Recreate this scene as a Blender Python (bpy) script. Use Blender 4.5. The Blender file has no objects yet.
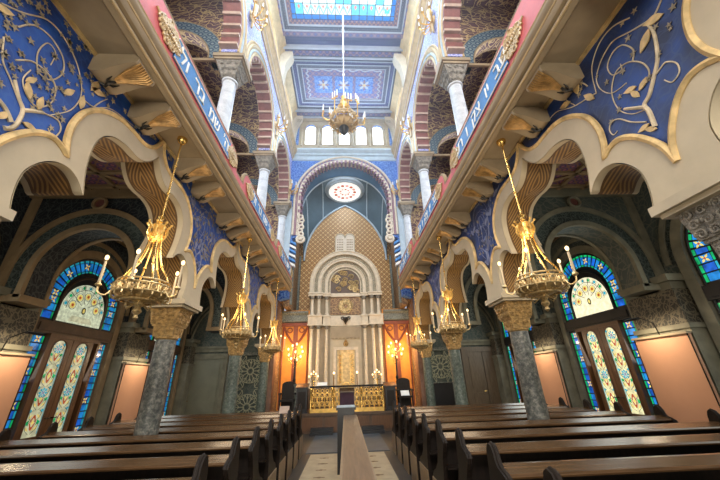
import bpy, bmesh, math, random
from mathutils import Vector, Matrix
from mathutils.geometry import tessellate_polygon
random.seed(7)
PI = math.pi
SC = bpy.context.scene
COL = SC.collection

# ------------------------------------------------------------------ materials
def _new(name):
    m = bpy.data.materials.new(name); m.use_nodes = True
    nt = m.node_tree; b = nt.nodes['Principled BSDF']
    return m, nt, b
def _coord(nt, scale=(1, 1, 1), rot=(0, 0, 0)):
    tc = nt.nodes.new('ShaderNodeTexCoord'); mp = nt.nodes.new('ShaderNodeMapping')
    nt.links.new(tc.outputs['Object'], mp.inputs['Vector'])
    mp.inputs['Scale'].default_value = scale; mp.inputs['Rotation'].default_value = rot
    return mp.outputs['Vector']
def _ramp(nt, fac, stops, const=False):
    r = nt.nodes.new('ShaderNodeValToRGB'); nt.links.new(fac, r.inputs['Fac'])
    cr = r.color_ramp
    if const: cr.interpolation = 'CONSTANT'
    while len(cr.elements) < len(stops): cr.elements.new(0.5)
    for e, (p, c) in zip(cr.elements, stops):
        e.position = p; e.color = (*c, 1)
    return r.outputs['Color']
def _mix(nt, fac, a, b):
    n = nt.nodes.new('ShaderNodeMix'); n.data_type = 'RGBA'
    for sock, v in ((n.inputs[0], fac), (n.inputs[6], a), (n.inputs[7], b)):
        if hasattr(v, 'links'): nt.links.new(v, sock)
        elif isinstance(v, tuple): sock.default_value = (*v, 1)
        else: sock.default_value = v
    return n.outputs[2]
def _noise(nt, vec, scale, detail=4, rough=.55):
    n = nt.nodes.new('ShaderNodeTexNoise'); nt.links.new(vec, n.inputs['Vector'])
    n.inputs['Scale'].default_value = scale; n.inputs['Detail'].default_value = detail
    n.inputs['Roughness'].default_value = rough
    return n
def _math(nt, op, a, b=None):
    n = nt.nodes.new('ShaderNodeMath'); n.operation = op
    for i, v in enumerate((a, b)):
        if v is None: continue
        if hasattr(v, 'links'): nt.links.new(v, n.inputs[i])
        else: n.inputs[i].default_value = v
    return n.outputs[0]
def _bump(nt, b, fac, strength=.3, dist=.02):
    n = nt.nodes.new('ShaderNodeBump'); n.inputs['Strength'].default_value = strength
    n.inputs['Distance'].default_value = dist
    nt.links.new(fac, n.inputs['Height']); nt.links.new(n.outputs[0], b.inputs['Normal'])

def plain(name, c, rough=.6, metal=0, var=.18, scale=6, bump=0):
    m, nt, b = _new(name)
    v = _coord(nt); n = _noise(nt, v, scale)
    lo = tuple(max(0, x * (1 - var)) for x in c); hi = tuple(min(1, x * (1 + var)) for x in c)
    nt.links.new(_ramp(nt, n.outputs['Fac'], [(.3, lo), (.7, hi)]), b.inputs['Base Color'])
    b.inputs['Roughness'].default_value = rough; b.inputs['Metallic'].default_value = metal
    if bump: _bump(nt, b, _noise(nt, v, scale * 6).outputs['Fac'], bump)
    return m
def glow(name, c, s, var=.25, scale=14):
    m, nt, b = _new(name)
    n = _noise(nt, _coord(nt), scale, 2)
    lo = tuple(x * (1 - var) for x in c); hi = tuple(min(1, x * (1 + var)) for x in c)
    nt.links.new(_ramp(nt, n.outputs['Fac'], [(.35, lo), (.65, hi)]), b.inputs['Emission Color'])
    b.inputs['Base Color'].default_value = (c[0] * .3, c[1] * .3, c[2] * .3, 1)
    b.inputs['Emission Strength'].default_value = s; b.inputs['Roughness'].default_value = .15
    return m
def arabesque(name, base, line, base2=None, scale=3.0, width=.05, dist=1.2, rough=.7, amt=1.0, metal=0):
    """wandering painted line work on a plaster ground"""
    m, nt, b = _new(name)
    v = _coord(nt); n = _noise(nt, v, scale * .7, 2)
    add = nt.nodes.new('ShaderNodeVectorMath'); add.operation = 'MULTIPLY_ADD'
    nt.links.new(n.outputs['Color'], add.inputs[0]); add.inputs[1].default_value = (dist / scale,) * 3
    nt.links.new(v, add.inputs[2])
    vo = nt.nodes.new('ShaderNodeTexVoronoi'); vo.feature = 'DISTANCE_TO_EDGE'
    nt.links.new(add.outputs[0], vo.inputs['Vector']); vo.inputs['Scale'].default_value = scale
    wv = nt.nodes.new('ShaderNodeTexWave'); wv.wave_type = 'RINGS'; wv.rings_direction = 'SPHERICAL'
    nt.links.new(v, wv.inputs['Vector']); wv.inputs['Scale'].default_value = scale * .8
    wv.inputs['Distortion'].default_value = 9; wv.inputs['Detail'].default_value = 1.5; wv.inputs['Detail Scale'].default_value = 1.4
    a1 = _math(nt, 'LESS_THAN', vo.outputs['Distance'], width)
    a2 = _math(nt, 'GREATER_THAN', wv.outputs['Fac'], .93)
    f = _math(nt, 'MULTIPLY', _math(nt, 'MAXIMUM', a1, a2), amt)
    g = _noise(nt, v, 2.2, 3)
    base2 = base2 or tuple(x * .6 for x in base)
    bg = _ramp(nt, g.outputs['Fac'], [(.35, base2), (.65, base)])
    nt.links.new(_mix(nt, f, bg, line), b.inputs['Base Color'])
    b.inputs['Roughness'].default_value = rough; b.inputs['Metallic'].default_value = metal
    return m
def diaper(name, base, line, dot, s=12., plane='xz', rough=.6, thr=.25, dthr=.8):
    """repeating diamond lattice with a dot in every cell"""
    m, nt, b = _new(name)
    sp = nt.nodes.new('ShaderNodeSeparateXYZ'); nt.links.new(_coord(nt), sp.inputs[0])
    o = {'x': sp.outputs[0], 'y': sp.outputs[1], 'z': sp.outputs[2]}
    p, q = o[plane[0]], o[plane[1]]
    u = _math(nt, 'SINE', _math(nt, 'MULTIPLY', _math(nt, 'ADD', p, q), s))
    w = _math(nt, 'SINE', _math(nt, 'MULTIPLY', _math(nt, 'SUBTRACT', p, q), s))
    pr = _math(nt, 'ABSOLUTE', _math(nt, 'MULTIPLY', u, w))
    l = _math(nt, 'LESS_THAN', pr, thr); d = _math(nt, 'GREATER_THAN', pr, dthr)
    c = _mix(nt, l, base, line); c = _mix(nt, d, c, dot)
    nt.links.new(c, b.inputs['Base Color']); b.inputs['Roughness'].default_value = rough
    return m
def wood(name, c1, c2, rough=.3, scale=3, stretch=(1, 14, 14), spec=.6):
    m, nt, b = _new(name)
    v = _coord(nt, stretch); n = _noise(nt, v, scale, 6, .6)
    nt.links.new(_ramp(nt, n.outputs['Fac'], [(.3, c1), (.7, c2)]), b.inputs['Base Color'])
    b.inputs['Roughness'].default_value = rough; b.inputs['Specular IOR Level'].default_value = spec
    _bump(nt, b, n.outputs['Fac'], .08, .01)
    return m
def marble(name, c1, c2, c3, scale=9, rough=.25):
    m, nt, b = _new(name)
    n = _noise(nt, _coord(nt), scale, 8, .75)
    nt.links.new(_ramp(nt, n.outputs['Fac'], [(.36, c1), (.5, c2), (.64, c3)]), b.inputs['Base Color'])
    b.inputs['Roughness'].default_value = rough
    return m
def herring(name, c1, c2, s=26):
    m, nt, b = _new(name)
    sp = nt.nodes.new('ShaderNodeSeparateXYZ'); nt.links.new(_coord(nt), sp.inputs[0])
    ax = _math(nt, 'ABSOLUTE', _math(nt, 'SUBTRACT', _math(nt, 'ABSOLUTE', sp.outputs[0]), 3.0))
    t = _math(nt, 'ADD', _math(nt, 'MULTIPLY', ax, 1.2), _math(nt, 'ADD', sp.outputs[2], _math(nt, 'MULTIPLY', sp.outputs[1], .45)))
    f = _math(nt, 'GREATER_THAN', _math(nt, 'SINE', _math(nt, 'MULTIPLY', t, s * 3.2)), .15)
    edge = _math(nt, 'LESS_THAN', ax, .17)
    f = _math(nt, 'MULTIPLY', f, edge)
    nt.links.new(_mix(nt, f, c1, c2), b.inputs['Base Color']); b.inputs['Roughness'].default_value = .55
    return m

MT = {}
MT['ivory'] = plain('ivory_plaster', (.47, .39, .265), .6, 0, .10, 3)
MT['ivory2'] = plain('ark_stone', (.60, .50, .36), .5, 0, .14, 7)
MT['tan'] = plain('tan_plaster', (.27, .19, .10), .7, 0, .2, 4)
MT['taupe'] = plain('taupe_plaster', (.32, .25, .16), .65, 0, .15, 3)
MT['gold'] = plain('gilding', (.80, .50, .14), .32, .75, .25, 9)
MT['goldpaint'] = plain('gold_paint', (.62, .44, .20), .5, .15, .35, 8)
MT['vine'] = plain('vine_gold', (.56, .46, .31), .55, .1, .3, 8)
MT['vinefarlit'] = plain('vine_far_lit', (.20, .22, .34), .6, 0, .25, 8)  # far-bay vines: their different lighting is painted into the colour
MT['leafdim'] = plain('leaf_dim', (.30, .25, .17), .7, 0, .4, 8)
MT['bronze'] = plain('bronze_gilding', (.42, .25, .09), .4, .45, .4, 14)
MT['brass'] = plain('brass', (.85, .55, .17), .25, .9, .2, 12)
MT['oldbrass'] = plain('old_brass', (.55, .40, .19), .42, .6, .5, 30)
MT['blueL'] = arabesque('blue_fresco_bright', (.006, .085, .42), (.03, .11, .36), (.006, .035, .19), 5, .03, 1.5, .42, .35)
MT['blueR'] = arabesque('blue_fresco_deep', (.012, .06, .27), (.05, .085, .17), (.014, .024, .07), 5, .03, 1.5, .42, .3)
MT['intrados'] = herring('intrados_gold', (.12, .06, .018), (.34, .19, .055), 34)
MT['pink'] = plain('rose_paint', (.60, .13, .135), .55, 0, .15, 4)
MT['pblue'] = plain('panel_blue', (.055, .22, .52), .5, 0, .15, 4)
MT['white'] = plain('white_paint', (.80, .78, .72), .5, 0, .05, 5)
MT['paper'] = plain('paper', (.85, .84, .80), .6, 0, .05, 5)
MT['capdark'] = plain('carved_grey_stone', (.21, .19, .155), .55, 0, .5, 14, .8)
MT['capgold'] = plain('carved_gilt_stone', (.40, .25, .09), .45, .3, .5, 18, .8)
MT['marble'] = marble('dark_marble', (.03, .034, .034), (.10, .105, .095), (.26, .25, .215), 16, .45)
MT['marbleG'] = marble('green_marble', (.035, .048, .04), (.085, .11, .09), (.18, .20, .165), 16, .45)
MT['whitemarble'] = marble('white_marble', (.40, .43, .47), (.52, .55, .58), (.62, .64, .66), 5, .35)
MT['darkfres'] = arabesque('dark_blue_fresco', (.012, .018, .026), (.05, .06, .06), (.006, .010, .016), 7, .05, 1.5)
MT['greyfres_lit'] = arabesque('grey_green_fresco_lit', (.095, .12, .105), (.14, .15, .125), (.065, .09, .085), 5, .05, 1.5)  # paler fresco copy with the right aisle's hazy light painted in
MT['olive'] = plain('olive_plaster', (.20, .19, .135), .75, 0, .25, 4)
MT['greendoor'] = plain('grey_green_door', (.20, .20, .145), .6, 0, .1, 3)
MT['sage'] = plain('sage_lattice', (.40, .40, .27), .6, 0, .1, 3)
MT['brownwood'] = wood('brown_door_wood', (.10, .070, .042), (.19, .135, .085), .45, 4, (10, 10, 1))
MT['band'] = arabesque('dark_green_band', (.03, .045, .042), (.08, .10, .09), None, 11, .08, 1.5)
MT['carve'] = arabesque('carved_frieze', (.035, .032, .025), (.15, .13, .085), (.05, .044, .033), 8.5, .07, 1.8)
MT['coffer'] = diaper('coffer_purple', (.10, .05, .14), (.24, .12, .08), (.34, .12, .14), 16, 'xy')
MT['diap'] = diaper('gold_scale_diaper', (.26, .12, .035), (.66, .42, .16), (.40, .20, .05), 12, 'xz', .5, .16, .8)
MT['brownside'] = arabesque('brown_side_fresco', (.20, .11, .06), (.42, .26, .12), (.14, .08, .05), 6, .06, 1.3)
MT['gal'] = arabesque('gallery_fresco', (.12, .055, .06), (.46, .33, .15), (.09, .045, .055), 3.4, .045, 2.4)
MT['galblue'] = diaper('gallery_blue_band', (.03, .06, .10), (.14, .19, .20), (.22, .26, .26), 13, 'xz')
MT['galdark'] = arabesque('gallery_dark_blue', (.02, .04, .07), (.10, .14, .16), None, 4, .05, 1.4)
MT['mosaic'] = arabesque('violet_mosaic', (.17, .20, .55), (.50, .52, .78), (.11, .14, .44), 14, .09, 1.4)
MT['creamgold'] = plain('cream_gold_moulding', (.52, .38, .20), .45, .1, .2, 5)
MT['cream'] = plain('cream_moulding', (.62, .54, .43), .5, 0, .1, 5)
MT['voured'] = plain('red_voussoir', (.19, .07, .06), .6, 0, .2, 8)
MT['voupink'] = plain('pale_voussoir', (.44, .32, .25), .6, 0, .15, 8)
MT['paleblue'] = plain('pale_blue_moulding', (.40, .49, .56), .5, 0, .12, 4)
MT['chblue'] = arabesque('chancel_blue', (.025, .11, .48), (.16, .30, .62), (.015, .07, .34), 8, .07, 1.3)
MT['vault'] = plain('vault_blue', (.045, .13, .26), .6, 0, .25, 1.2)
MT['vaultlow'] = plain('vault_teal', (.06, .10, .13), .6, 0, .25, 1.2)
MT['orange'] = plain('orange_plaster', (.72, .27, .035), .6, 0, .2, 3)
MT['redbr'] = plain('red_brown_paint', (.21, .05, .02), .6, 0, .2, 5)
MT['greygreen'] = arabesque('grey_green_cornice', (.13, .15, .13), (.24, .24, .20), None, 12, .06, 1.3)
MT['rose'] = plain('rose_brown_pilaster', (.17, .085, .05), .6, 0, .25, 6)
MT['carveband'] = arabesque('carved_band', (.20, .17, .11), (.42, .36, .25), None, 16, .09, 1.2)
MT['ceilv'] = diaper('ceiling_violet', (.11, .085, .21), (.25, .16, .26), (.10, .13, .38), 11, 'xy')
MT['ceilb'] = diaper('ceiling_blue', (.018, .032, .15), (.09, .09, .25), (.16, .16, .34), 14, 'xy')
MT['ceilr'] = diaper('ceiling_rose', (.15, .06, .10), (.32, .19, .22), (.08, .12, .28), 18, 'xy')
MT['ceild'] = diaper('ceiling_dark', (.02, .03, .08), (.10, .11, .19), (.20, .20, .28), 16, 'xy')
MT['wave'] = plain('pale_lilac_wave', (.38, .42, .54), .6, 0, .1, 4)
MT['wood'] = wood('pew_wood', (.055, .028, .012), (.115, .062, .028), .26, 3, (1, 14, 14))
MT['wooddark'] = wood('pew_dark_wood', (.006, .0045, .0035), (.018, .011, .008), .5, 4, (8, 8, 1), .25)
MT['woodtan'] = wood('pew_pale_wood', (.20, .13, .07), (.30, .20, .11), .4, 4, (8, 8, 1))
MT['railwood'] = wood('rail_wood', (.09, .05, .028), (.19, .115, .065), .35, 3, (14, 1, 14))
MT['doorwood'] = wood('door_wood', (.07, .028, .009), (.14, .058, .020), .4, 4, (10, 10, 1))
MT['black'] = plain('black_paint', (.012, .012, .014), .35, 0, .2, 5)
MT['iron'] = plain('dark_iron', (.02, .018, .016), .4, .5, .3, 9)
MT['peach'] = plain('salmon_board', (.58, .31, .185), .75, 0, .05, 1.5)
MT['slate'] = plain('slate_floor', (.055, .075, .095), .5, 0, .2, 3)
MT['darkfloor'] = plain('dark_floor', (.035, .028, .022), .5, 0, .2, 3)
MT['carpet'] = plain('beige_carpet', (.43, .32, .19), .9, 0, .12, 5)
MT['carpmark'] = plain('carpet_motif', (.20, .12, .06), .9, 0, .1, 5)
MT['ember'] = plain('dark_panel', (.09, .052, .03), .5, 0, .3, 5)
MT['velvet'] = plain('purple_velvet', (.05, .02, .035), .8, 0, .2, 5)
MT['candle'] = plain('candle_ivory', (.42, .34, .22), .45, 0, .05, 5)
MT['flame'] = glow('flame', (1, .70, .32), 3.2, 0)
MT['bulb'] = glow('warm_bulb', (1, .74, .38), 3.0, 0)
MT['skyglass'] = glow('skylight_glass', (.12, .62, 1.0), 1.1, .2, 3)
MT['skywhite'] = glow('skylight_white', (.72, .93, 1.0), 1.15, .1, 3)
MT['skyblue'] = glow('skylight_blue', (.01, .20, .75), .9, .2, 5)
MT['skyteal'] = glow('skylight_teal', (.10, .75, .70), 1.1, .2, 5)
MT['skyred'] = glow('skylight_red', (.8, .35, .30), 1.0, .2, 5)
MT['daywin'] = glow('day_window', (.93, .97, 1.0), 2.4, .03, 3)
MT['ocwhite'] = glow('oculus_white', (.95, .93, .85), 1.15, .15, 8)
MT['lead'] = plain('lead_came', (.012, .013, .015), .5, 0, .2, 9)
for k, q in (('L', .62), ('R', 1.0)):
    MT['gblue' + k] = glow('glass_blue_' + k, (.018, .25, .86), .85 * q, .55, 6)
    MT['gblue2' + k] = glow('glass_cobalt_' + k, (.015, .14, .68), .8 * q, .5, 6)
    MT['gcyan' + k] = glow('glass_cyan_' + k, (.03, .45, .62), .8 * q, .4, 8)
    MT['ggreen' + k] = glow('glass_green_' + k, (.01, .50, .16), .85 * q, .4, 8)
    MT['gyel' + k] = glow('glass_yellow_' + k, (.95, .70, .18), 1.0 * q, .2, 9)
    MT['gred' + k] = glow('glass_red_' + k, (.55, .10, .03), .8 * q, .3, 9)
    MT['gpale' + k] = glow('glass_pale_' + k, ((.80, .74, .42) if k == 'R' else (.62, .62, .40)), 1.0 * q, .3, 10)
MT['glunR'] = glow('glass_lunette_bright', (1.0, .90, .60), 1.08, .16, 12)
MT['glunL'] = glow('glass_lunette_soft', (.55, .60, .42), .85, .3, 14)

# ------------------------------------------------------------------ mesh builder
class MB:
    def __init__(s, M=None): s.v = []; s.f = []; s.m = []; s.M = M
    def add(s, vs, fs, m=0):
        o = len(s.v); s.v += [tuple(x) for x in vs]
        for f in fs: s.f.append([i + o for i in f]); s.m.append(m)
    def box(s, lo, hi, m=0, M=None):
        x0, y0, z0 = lo; x1, y1, z1 = hi
        vs = [Vector(p) for p in ((x0,y0,z0),(x1,y0,z0),(x1,y1,z0),(x0,y1,z0),(x0,y0,z1),(x1,y0,z1),(x1,y1,z1),(x0,y1,z1))]
        if M: vs = [M @ p for p in vs]
        s.add(vs, [(0,3,2,1),(4,5,6,7),(0,1,5,4),(1,2,6,5),(2,3,7,6),(3,0,4,7)], m)
    def quad(s, ps, m=0): s.add(ps, [tuple(range(len(ps)))], m)
    def prism(s, loops, fn, d0, d1, m=0, ms=None, back=True):
        """loops of (p,q); fn(p,q,d)->xyz"""
        ms = m if ms is None else ms
        flat = [p for l in loops for p in l]
        tri = tessellate_polygon([[Vector((p[0], p[1], 0)) for p in l] for l in loops])
        s.add([fn(p[0], p[1], d0) for p in flat], tri, m)
        if back: s.add([fn(p[0], p[1], d1) for p in flat], [t[::-1] for t in tri], m)
        for l in loops:
            n = len(l)
            s.add([fn(p[0], p[1], d0) for p in l] + [fn(p[0], p[1], d1) for p in l],
                  [(i, (i + 1) % n, n + (i + 1) % n, n + i) for i in range(n)], ms)
    def strip(s, path, fn, d0, d1, m=0):
        n = len(path)
        s.add([fn(p[0], p[1], d0) for p in path] + [fn(p[0], p[1], d1) for p in path],
              [(i, i + 1, n + i + 1, n + i) for i in range(n - 1)], m)
    def tube(s, path, r, n=6, m=0, closed=False, flat=None):
        P = [Vector(p) for p in path]; k = len(P)
        if k < 2: return
        R = r if isinstance(r, (list, tuple)) else [r] * k
        up = Vector((.013, .021, 1)); vs = []
        prev = None
        for i in range(k):
            a = P[i - 1] if (i or closed) else P[0]; b = P[(i + 1) % k] if (i < k - 1 or closed) else P[-1]
            t = (b - a)
            if t.length < 1e-9: t = Vector((0, 0, 1))
            t.normalize()
            if prev is None:
                x = t.cross(up)
                if x.length < .05: x = t.cross(Vector((1, 0, 0)))
            else: x = prev - t * prev.dot(t)
            x.normalize(); prev = x; y = t.cross(x)
            for j in range(n):
                g = 2 * PI * j / n
                vs.append(P[i] + (x * math.cos(g) + y * math.sin(g)) * R[i])
        fs = []
        for i in range(k if closed else k - 1):
            for j in range(n):
                a = i * n + j; b = i * n + (j + 1) % n; i2 = (i + 1) % k
                fs.append((a, b, i2 * n + (j + 1) % n, i2 * n + j))
        if not closed: fs += [tuple(range(n))[::-1], tuple(range((k - 1) * n, k * n))]
        s.add(vs, fs, m)
    def lathe(s, prof, n=16, m=0, c=(0, 0, 0), M=None, sq=0):
        vs = []
        for r, z in prof:
            for j in range(n):
                g = 2 * PI * (j + .5) / n; x, y = math.cos(g), math.sin(g)
                p = Vector((c[0] + r * x, c[1] + r * y, c[2] + z)); vs.append(M @ p if M else p)
        k = len(prof)
        fs = [(i*n+j, i*n+(j+1) % n, (i+1)*n+(j+1) % n, (i+1)*n+j) for i in range(k-1) for j in range(n)]
        fs += [tuple(range(n))[::-1], tuple(range((k-1)*n, k*n))]
        s.add(vs, fs, m)
    def sph(s, c, r, m=0, u=10, v=6, sc=(1, 1, 1)):
        vs = []; fs = []
        for i in range(v + 1):
            a = PI * i / v
            for j in range(u):
                b = 2 * PI * j / u
                vs.append((c[0] + r*sc[0]*math.sin(a)*math.cos(b), c[1] + r*sc[1]*math.sin(a)*math.sin(b), c[2] + r*sc[2]*math.cos(a)))
        for i in range(v):
            for j in range(u): fs.append((i*u+j, (i+1)*u+j, (i+1)*u+(j+1) % u, i*u+(j+1) % u))
        s.add(vs, fs, m)
    def torus(s, c, R, r, m=0, n=24, k=6, ax='z'):
        pts = []
        for i in range(n):
            a = 2 * PI * i / n; p, q = R * math.cos(a), R * math.sin(a)
            pts.append((c[0]+p, c[1]+q, c[2]) if ax == 'z' else ((c[0]+p, c[1], c[2]+q) if ax == 'y' else (c[0], c[1]+p, c[2]+q)))
        s.tube(pts, r, k, m, True)
    def build(s, name, mats, parent=None, loc=None, smooth=True):
        me = bpy.data.meshes.new(name)
        me.from_pydata(s.v, [], s.f)
        if not isinstance(mats, (list, tuple)): mats = [mats]
        for m in mats: me.materials.append(MT[m] if isinstance(m, str) else m)
        me.polygons.foreach_set('material_index', s.m)
        bm = bmesh.new(); bm.from_mesh(me)
        bmesh.ops.remove_doubles(bm, verts=bm.verts, dist=1e-5)
        bmesh.ops.recalc_face_normals(bm, faces=bm.faces)
        bm.to_mesh(me); bm.free()
        if smooth:
            me.polygons.foreach_set('use_smooth', [True] * len(me.polygons))
            me.set_sharp_from_angle(angle=math.radians(38))
        o = bpy.data.objects.new(name, me); COL.objects.link(o)
        if parent: o.parent = parent
        if loc: o.location = loc
        return o
def thing(name, label, cat, loc=(0, 0, 0), rz=0, group=None, kind='thing'):
    o = bpy.data.objects.new(name, None); COL.objects.link(o)
    o.empty_display_size = .1
    o.location = loc; o.rotation_euler = (0, 0, rz)
    return tag(o, label, cat, group, kind)
def tag(o, label, cat, group=None, kind='thing'):
    o['label'] = label; o['category'] = cat; o['kind'] = kind
    if group: o['group'] = group
    return o
def struct(o): o['kind'] = 'structure'; return o
def dup(root, loc, rz=None, label=None, scale=None):
    r = root.copy(); COL.objects.link(r); r.location = loc
    if rz is not None: r.rotation_euler = (0, 0, rz)
    if label: r['label'] = label
    if scale: r.scale = scale
    for ch in list(root.children):
        c = ch.copy(); COL.objects.link(c); c.parent = r
        for g in list(ch.children):
            d = g.copy(); COL.objects.link(d); d.parent = c
    return r
def smoothpath(pts, k=5):
    out = []
    n = len(pts)
    for i in range(n - 1):
        p0 = pts[max(i-1, 0)]; p1 = pts[i]; p2 = pts[i+1]; p3 = pts[min(i+2, n-1)]
        for j in range(k):
            t = j / k
            out.append(tuple(.5*((2*b)+(-a+c)*t+(2*a-5*b+4*c-d)*t*t+(-a+3*b-3*c+d)*t**3) for a, b, c, d in zip(p0, p1, p2, p3)))
    out.append(tuple(pts[-1])); return out
def arc(cx, cz, r, a0, a1, n=24, rz=None):
    rz = rz or r
    return [(cx + r*math.cos(a0+(a1-a0)*i/n), cz + rz*math.sin(a0+(a1-a0)*i/n)) for i in range(n+1)]
ORD = ['first', 'second', 'third', 'fourth', 'fifth', 'sixth', 'seventh', 'eighth', 'ninth', 'tenth', 'eleventh', 'twelfth', 'thirteenth', 'fourteenth', 'fifteenth']

# ------------------------------------------------------------------ camera (calibrated from the building's own lines)
F0, PITCH, YAW, ROLL = 310., math.radians(24.3), math.radians(3.1), math.radians(-1.8)
CAMP = Vector((-.03, 0, 1.55))
fw = Vector((math.sin(YAW)*math.cos(PITCH), math.cos(YAW)*math.cos(PITCH), math.sin(PITCH)))
rt = Vector((math.cos(YAW), -math.sin(YAW), 0)); up = rt.cross(fw)
R_ = rt*math.cos(ROLL) + up*math.sin(ROLL); U_ = -rt*math.sin(ROLL) + up*math.cos(ROLL)
cd = bpy.data.cameras.new('camera'); cam = bpy.data.objects.new('camera', cd); COL.objects.link(cam)
cd.sensor_width = 36; cd.lens = 36 * F0 / 720; cd.clip_start = .02; cd.clip_end = 200
Mx = Matrix((R_, U_, -fw)).transposed().to_4x4(); Mx.translation = CAMP
cam.matrix_world = Mx; SC.camera = cam
def onwall(u, v, x):
    d = fw*F0 + R_*(u-360) - U_*(v-240); p = CAMP + d*((x-CAMP.x)/d.x)
    return (p.y, p.z)

# ------------------------------------------------------------------ dimensions
BAY = 3.55; Y0 = 1.95; COLY = [Y0 + BAY*i for i in range(4)]      # column lines 1.95 5.5 9.05 12.6
YB = -5.0                                                         # rear of the hall
BAYC = [Y0 - BAY/2 + BAY*i for i in range(4)]                     # bay centres .175 3.725 7.275 10.825
XF, XB = 2.75, 3.25                                               # arcade wall faces
XO = 5.95                                                         # outer walls
ZG = 5.25                                                         # gallery floor
ZC = 14.6                                                         # nave ceiling

# floor
m = MB(); m.box((-6.3, YB, -.2), (6.3, 16, 0)); fl = struct(m.build('floor', 'darkfloor', smooth=False))
m = MB(); m.box((-1.0, 8.75, 0), (1.0, 11.8, .012)); struct(m.build('trim_chancel_floor', 'slate', smooth=False))
m = MB(); m.box((-.86, -.5, 0), (.84, 8.62, .010))
cr = m.build('carpet_runner', 'carpet', smooth=False)
tag(cr, 'beige carpet runner with small brown motifs down the central aisle', 'carpet')
m = MB()
for sx in (-1, 1):
    for i in range(15):
        y = 1.2 + .5*i; x = sx*.52
        m.box((x-.10, y-.018, .010), (x+.10, y+.018, .013)); m.lathe([(.045, .010), (.045, .0135)], 8, 0, (x, y, 0))
m.build('motif', 'carpmark', cr, smooth=False)

# ------------------------------------------------------------------ arcade walls
OA = smoothpath([(0, 3.12), (.04, 3.3), (.13, 3.47), (.24, 3.6), (.36, 3.67), (.47, 3.66), (.565, 3.61)])
OB = smoothpath([(.565, 3.61), (.51, 3.77), (.50, 3.97), (.575, 4.2), (.75, 4.39), (.97, 4.5), (1.2, 4.53), (1.4, 4.53), (1.55, 4.58), (1.67, 4.69), (1.76, 4.86)])
IA = smoothpath([(.33, 2.86), (.30, 2.98), (.285, 3.12), (.30, 3.25), (.38, 3.39), (.5, 3.49), (.64, 3.52), (.77, 3.47), (.875, 3.37)])
IB = smoothpath([(.875, 3.37), (.81, 3.58), (.78, 3.78), (.79, 3.98), (.85, 4.12), (.98, 4.23), (1.18, 4.28), (1.38, 4.28), (1.53, 4.32), (1.65, 4.42), (1.775, 4.6)])
OUT = OA + OB[1:]; INN = IA + IB[1:]
VINES = {
 'R': dict(stem=[[(656,127),(650,112),(645,105),(650,95),(655,75),(658,60),(657,45),(654,32),(649,25)], [(647,107),(636,108),(625,109)]],
   thin=[[(665,-8),(655,15),(645,23),(630,32),(615,40),(607,50),(600,65),(597,80),(602,90),(613,93),(627,83)],
     [(630,18),(613,27),(600,43),(593,63),(593,77),(597,93)],
     [(633,62),(634,50),(623,45),(613,53),(608,67),(613,75),(622,70),(621,64)],
     [(647,83),(650,72),(643,63),(630,62),(618,70),(613,83),(613,97),(620,110),(633,114),(647,109)],
     [(657,74),(662,67),(667,62),(677,63),(680,72),(673,82),(665,80)],
     [(647,122),(632,122),(620,119),(612,122),(610,130),(614,135),(618,131)],
     [(597,93),(590,97),(573,107),(557,112),(547,123),(540,133)], [(588,86),(580,83),(570,93),(567,100),(575,105)]],
   leaves=[(654,20,9,30),(646,41,9,-40),(631,90,6,20),(636,94,6,70),(590,97,6,60),(577,87,6,100),(645,128,5,0),(652,129,5,40),(566,105,5,20),(644,84,5,150)]),
 'L': dict(stem=[[(3,128),(10,128),(17,122),(22,110),(18,98),(14,80)], [(10,122),(4,108),(-6,95)], [(22,110),(32,111),(43,113)]],
   thin=[[(0,3),(23,13),(47,20),(63,37),(75,60),(80,80),(80,97),(70,110),(50,115)],
     [(17,27),(33,25),(50,37),(62,57),(62,73),(50,80),(38,72),(37,53),(47,43),(55,53),(50,65)],
     [(15,60),(33,62),(50,77),(55,90),(50,103),(37,107),(27,97),(22,80),(30,70)],
     [(80,97),(93,107),(107,108),(117,113),(133,126)], [(3,37),(2,60),(10,80),(20,107)],
     [(43,113),(57,120),(60,130),(53,137),(47,128)], [(93,107),(100,102),(107,99)], [(90,80),(95,90),(100,96)]],
   leaves=[(27,90,8,120),(30,80,6,60),(39,103,7,95),(3,10,8,30),(81,102,6,100),(94,86,6,80),(97,92,6,20),(2,115,7,70),(68,92,6,60),(28,126,6,10)]),
}
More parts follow.
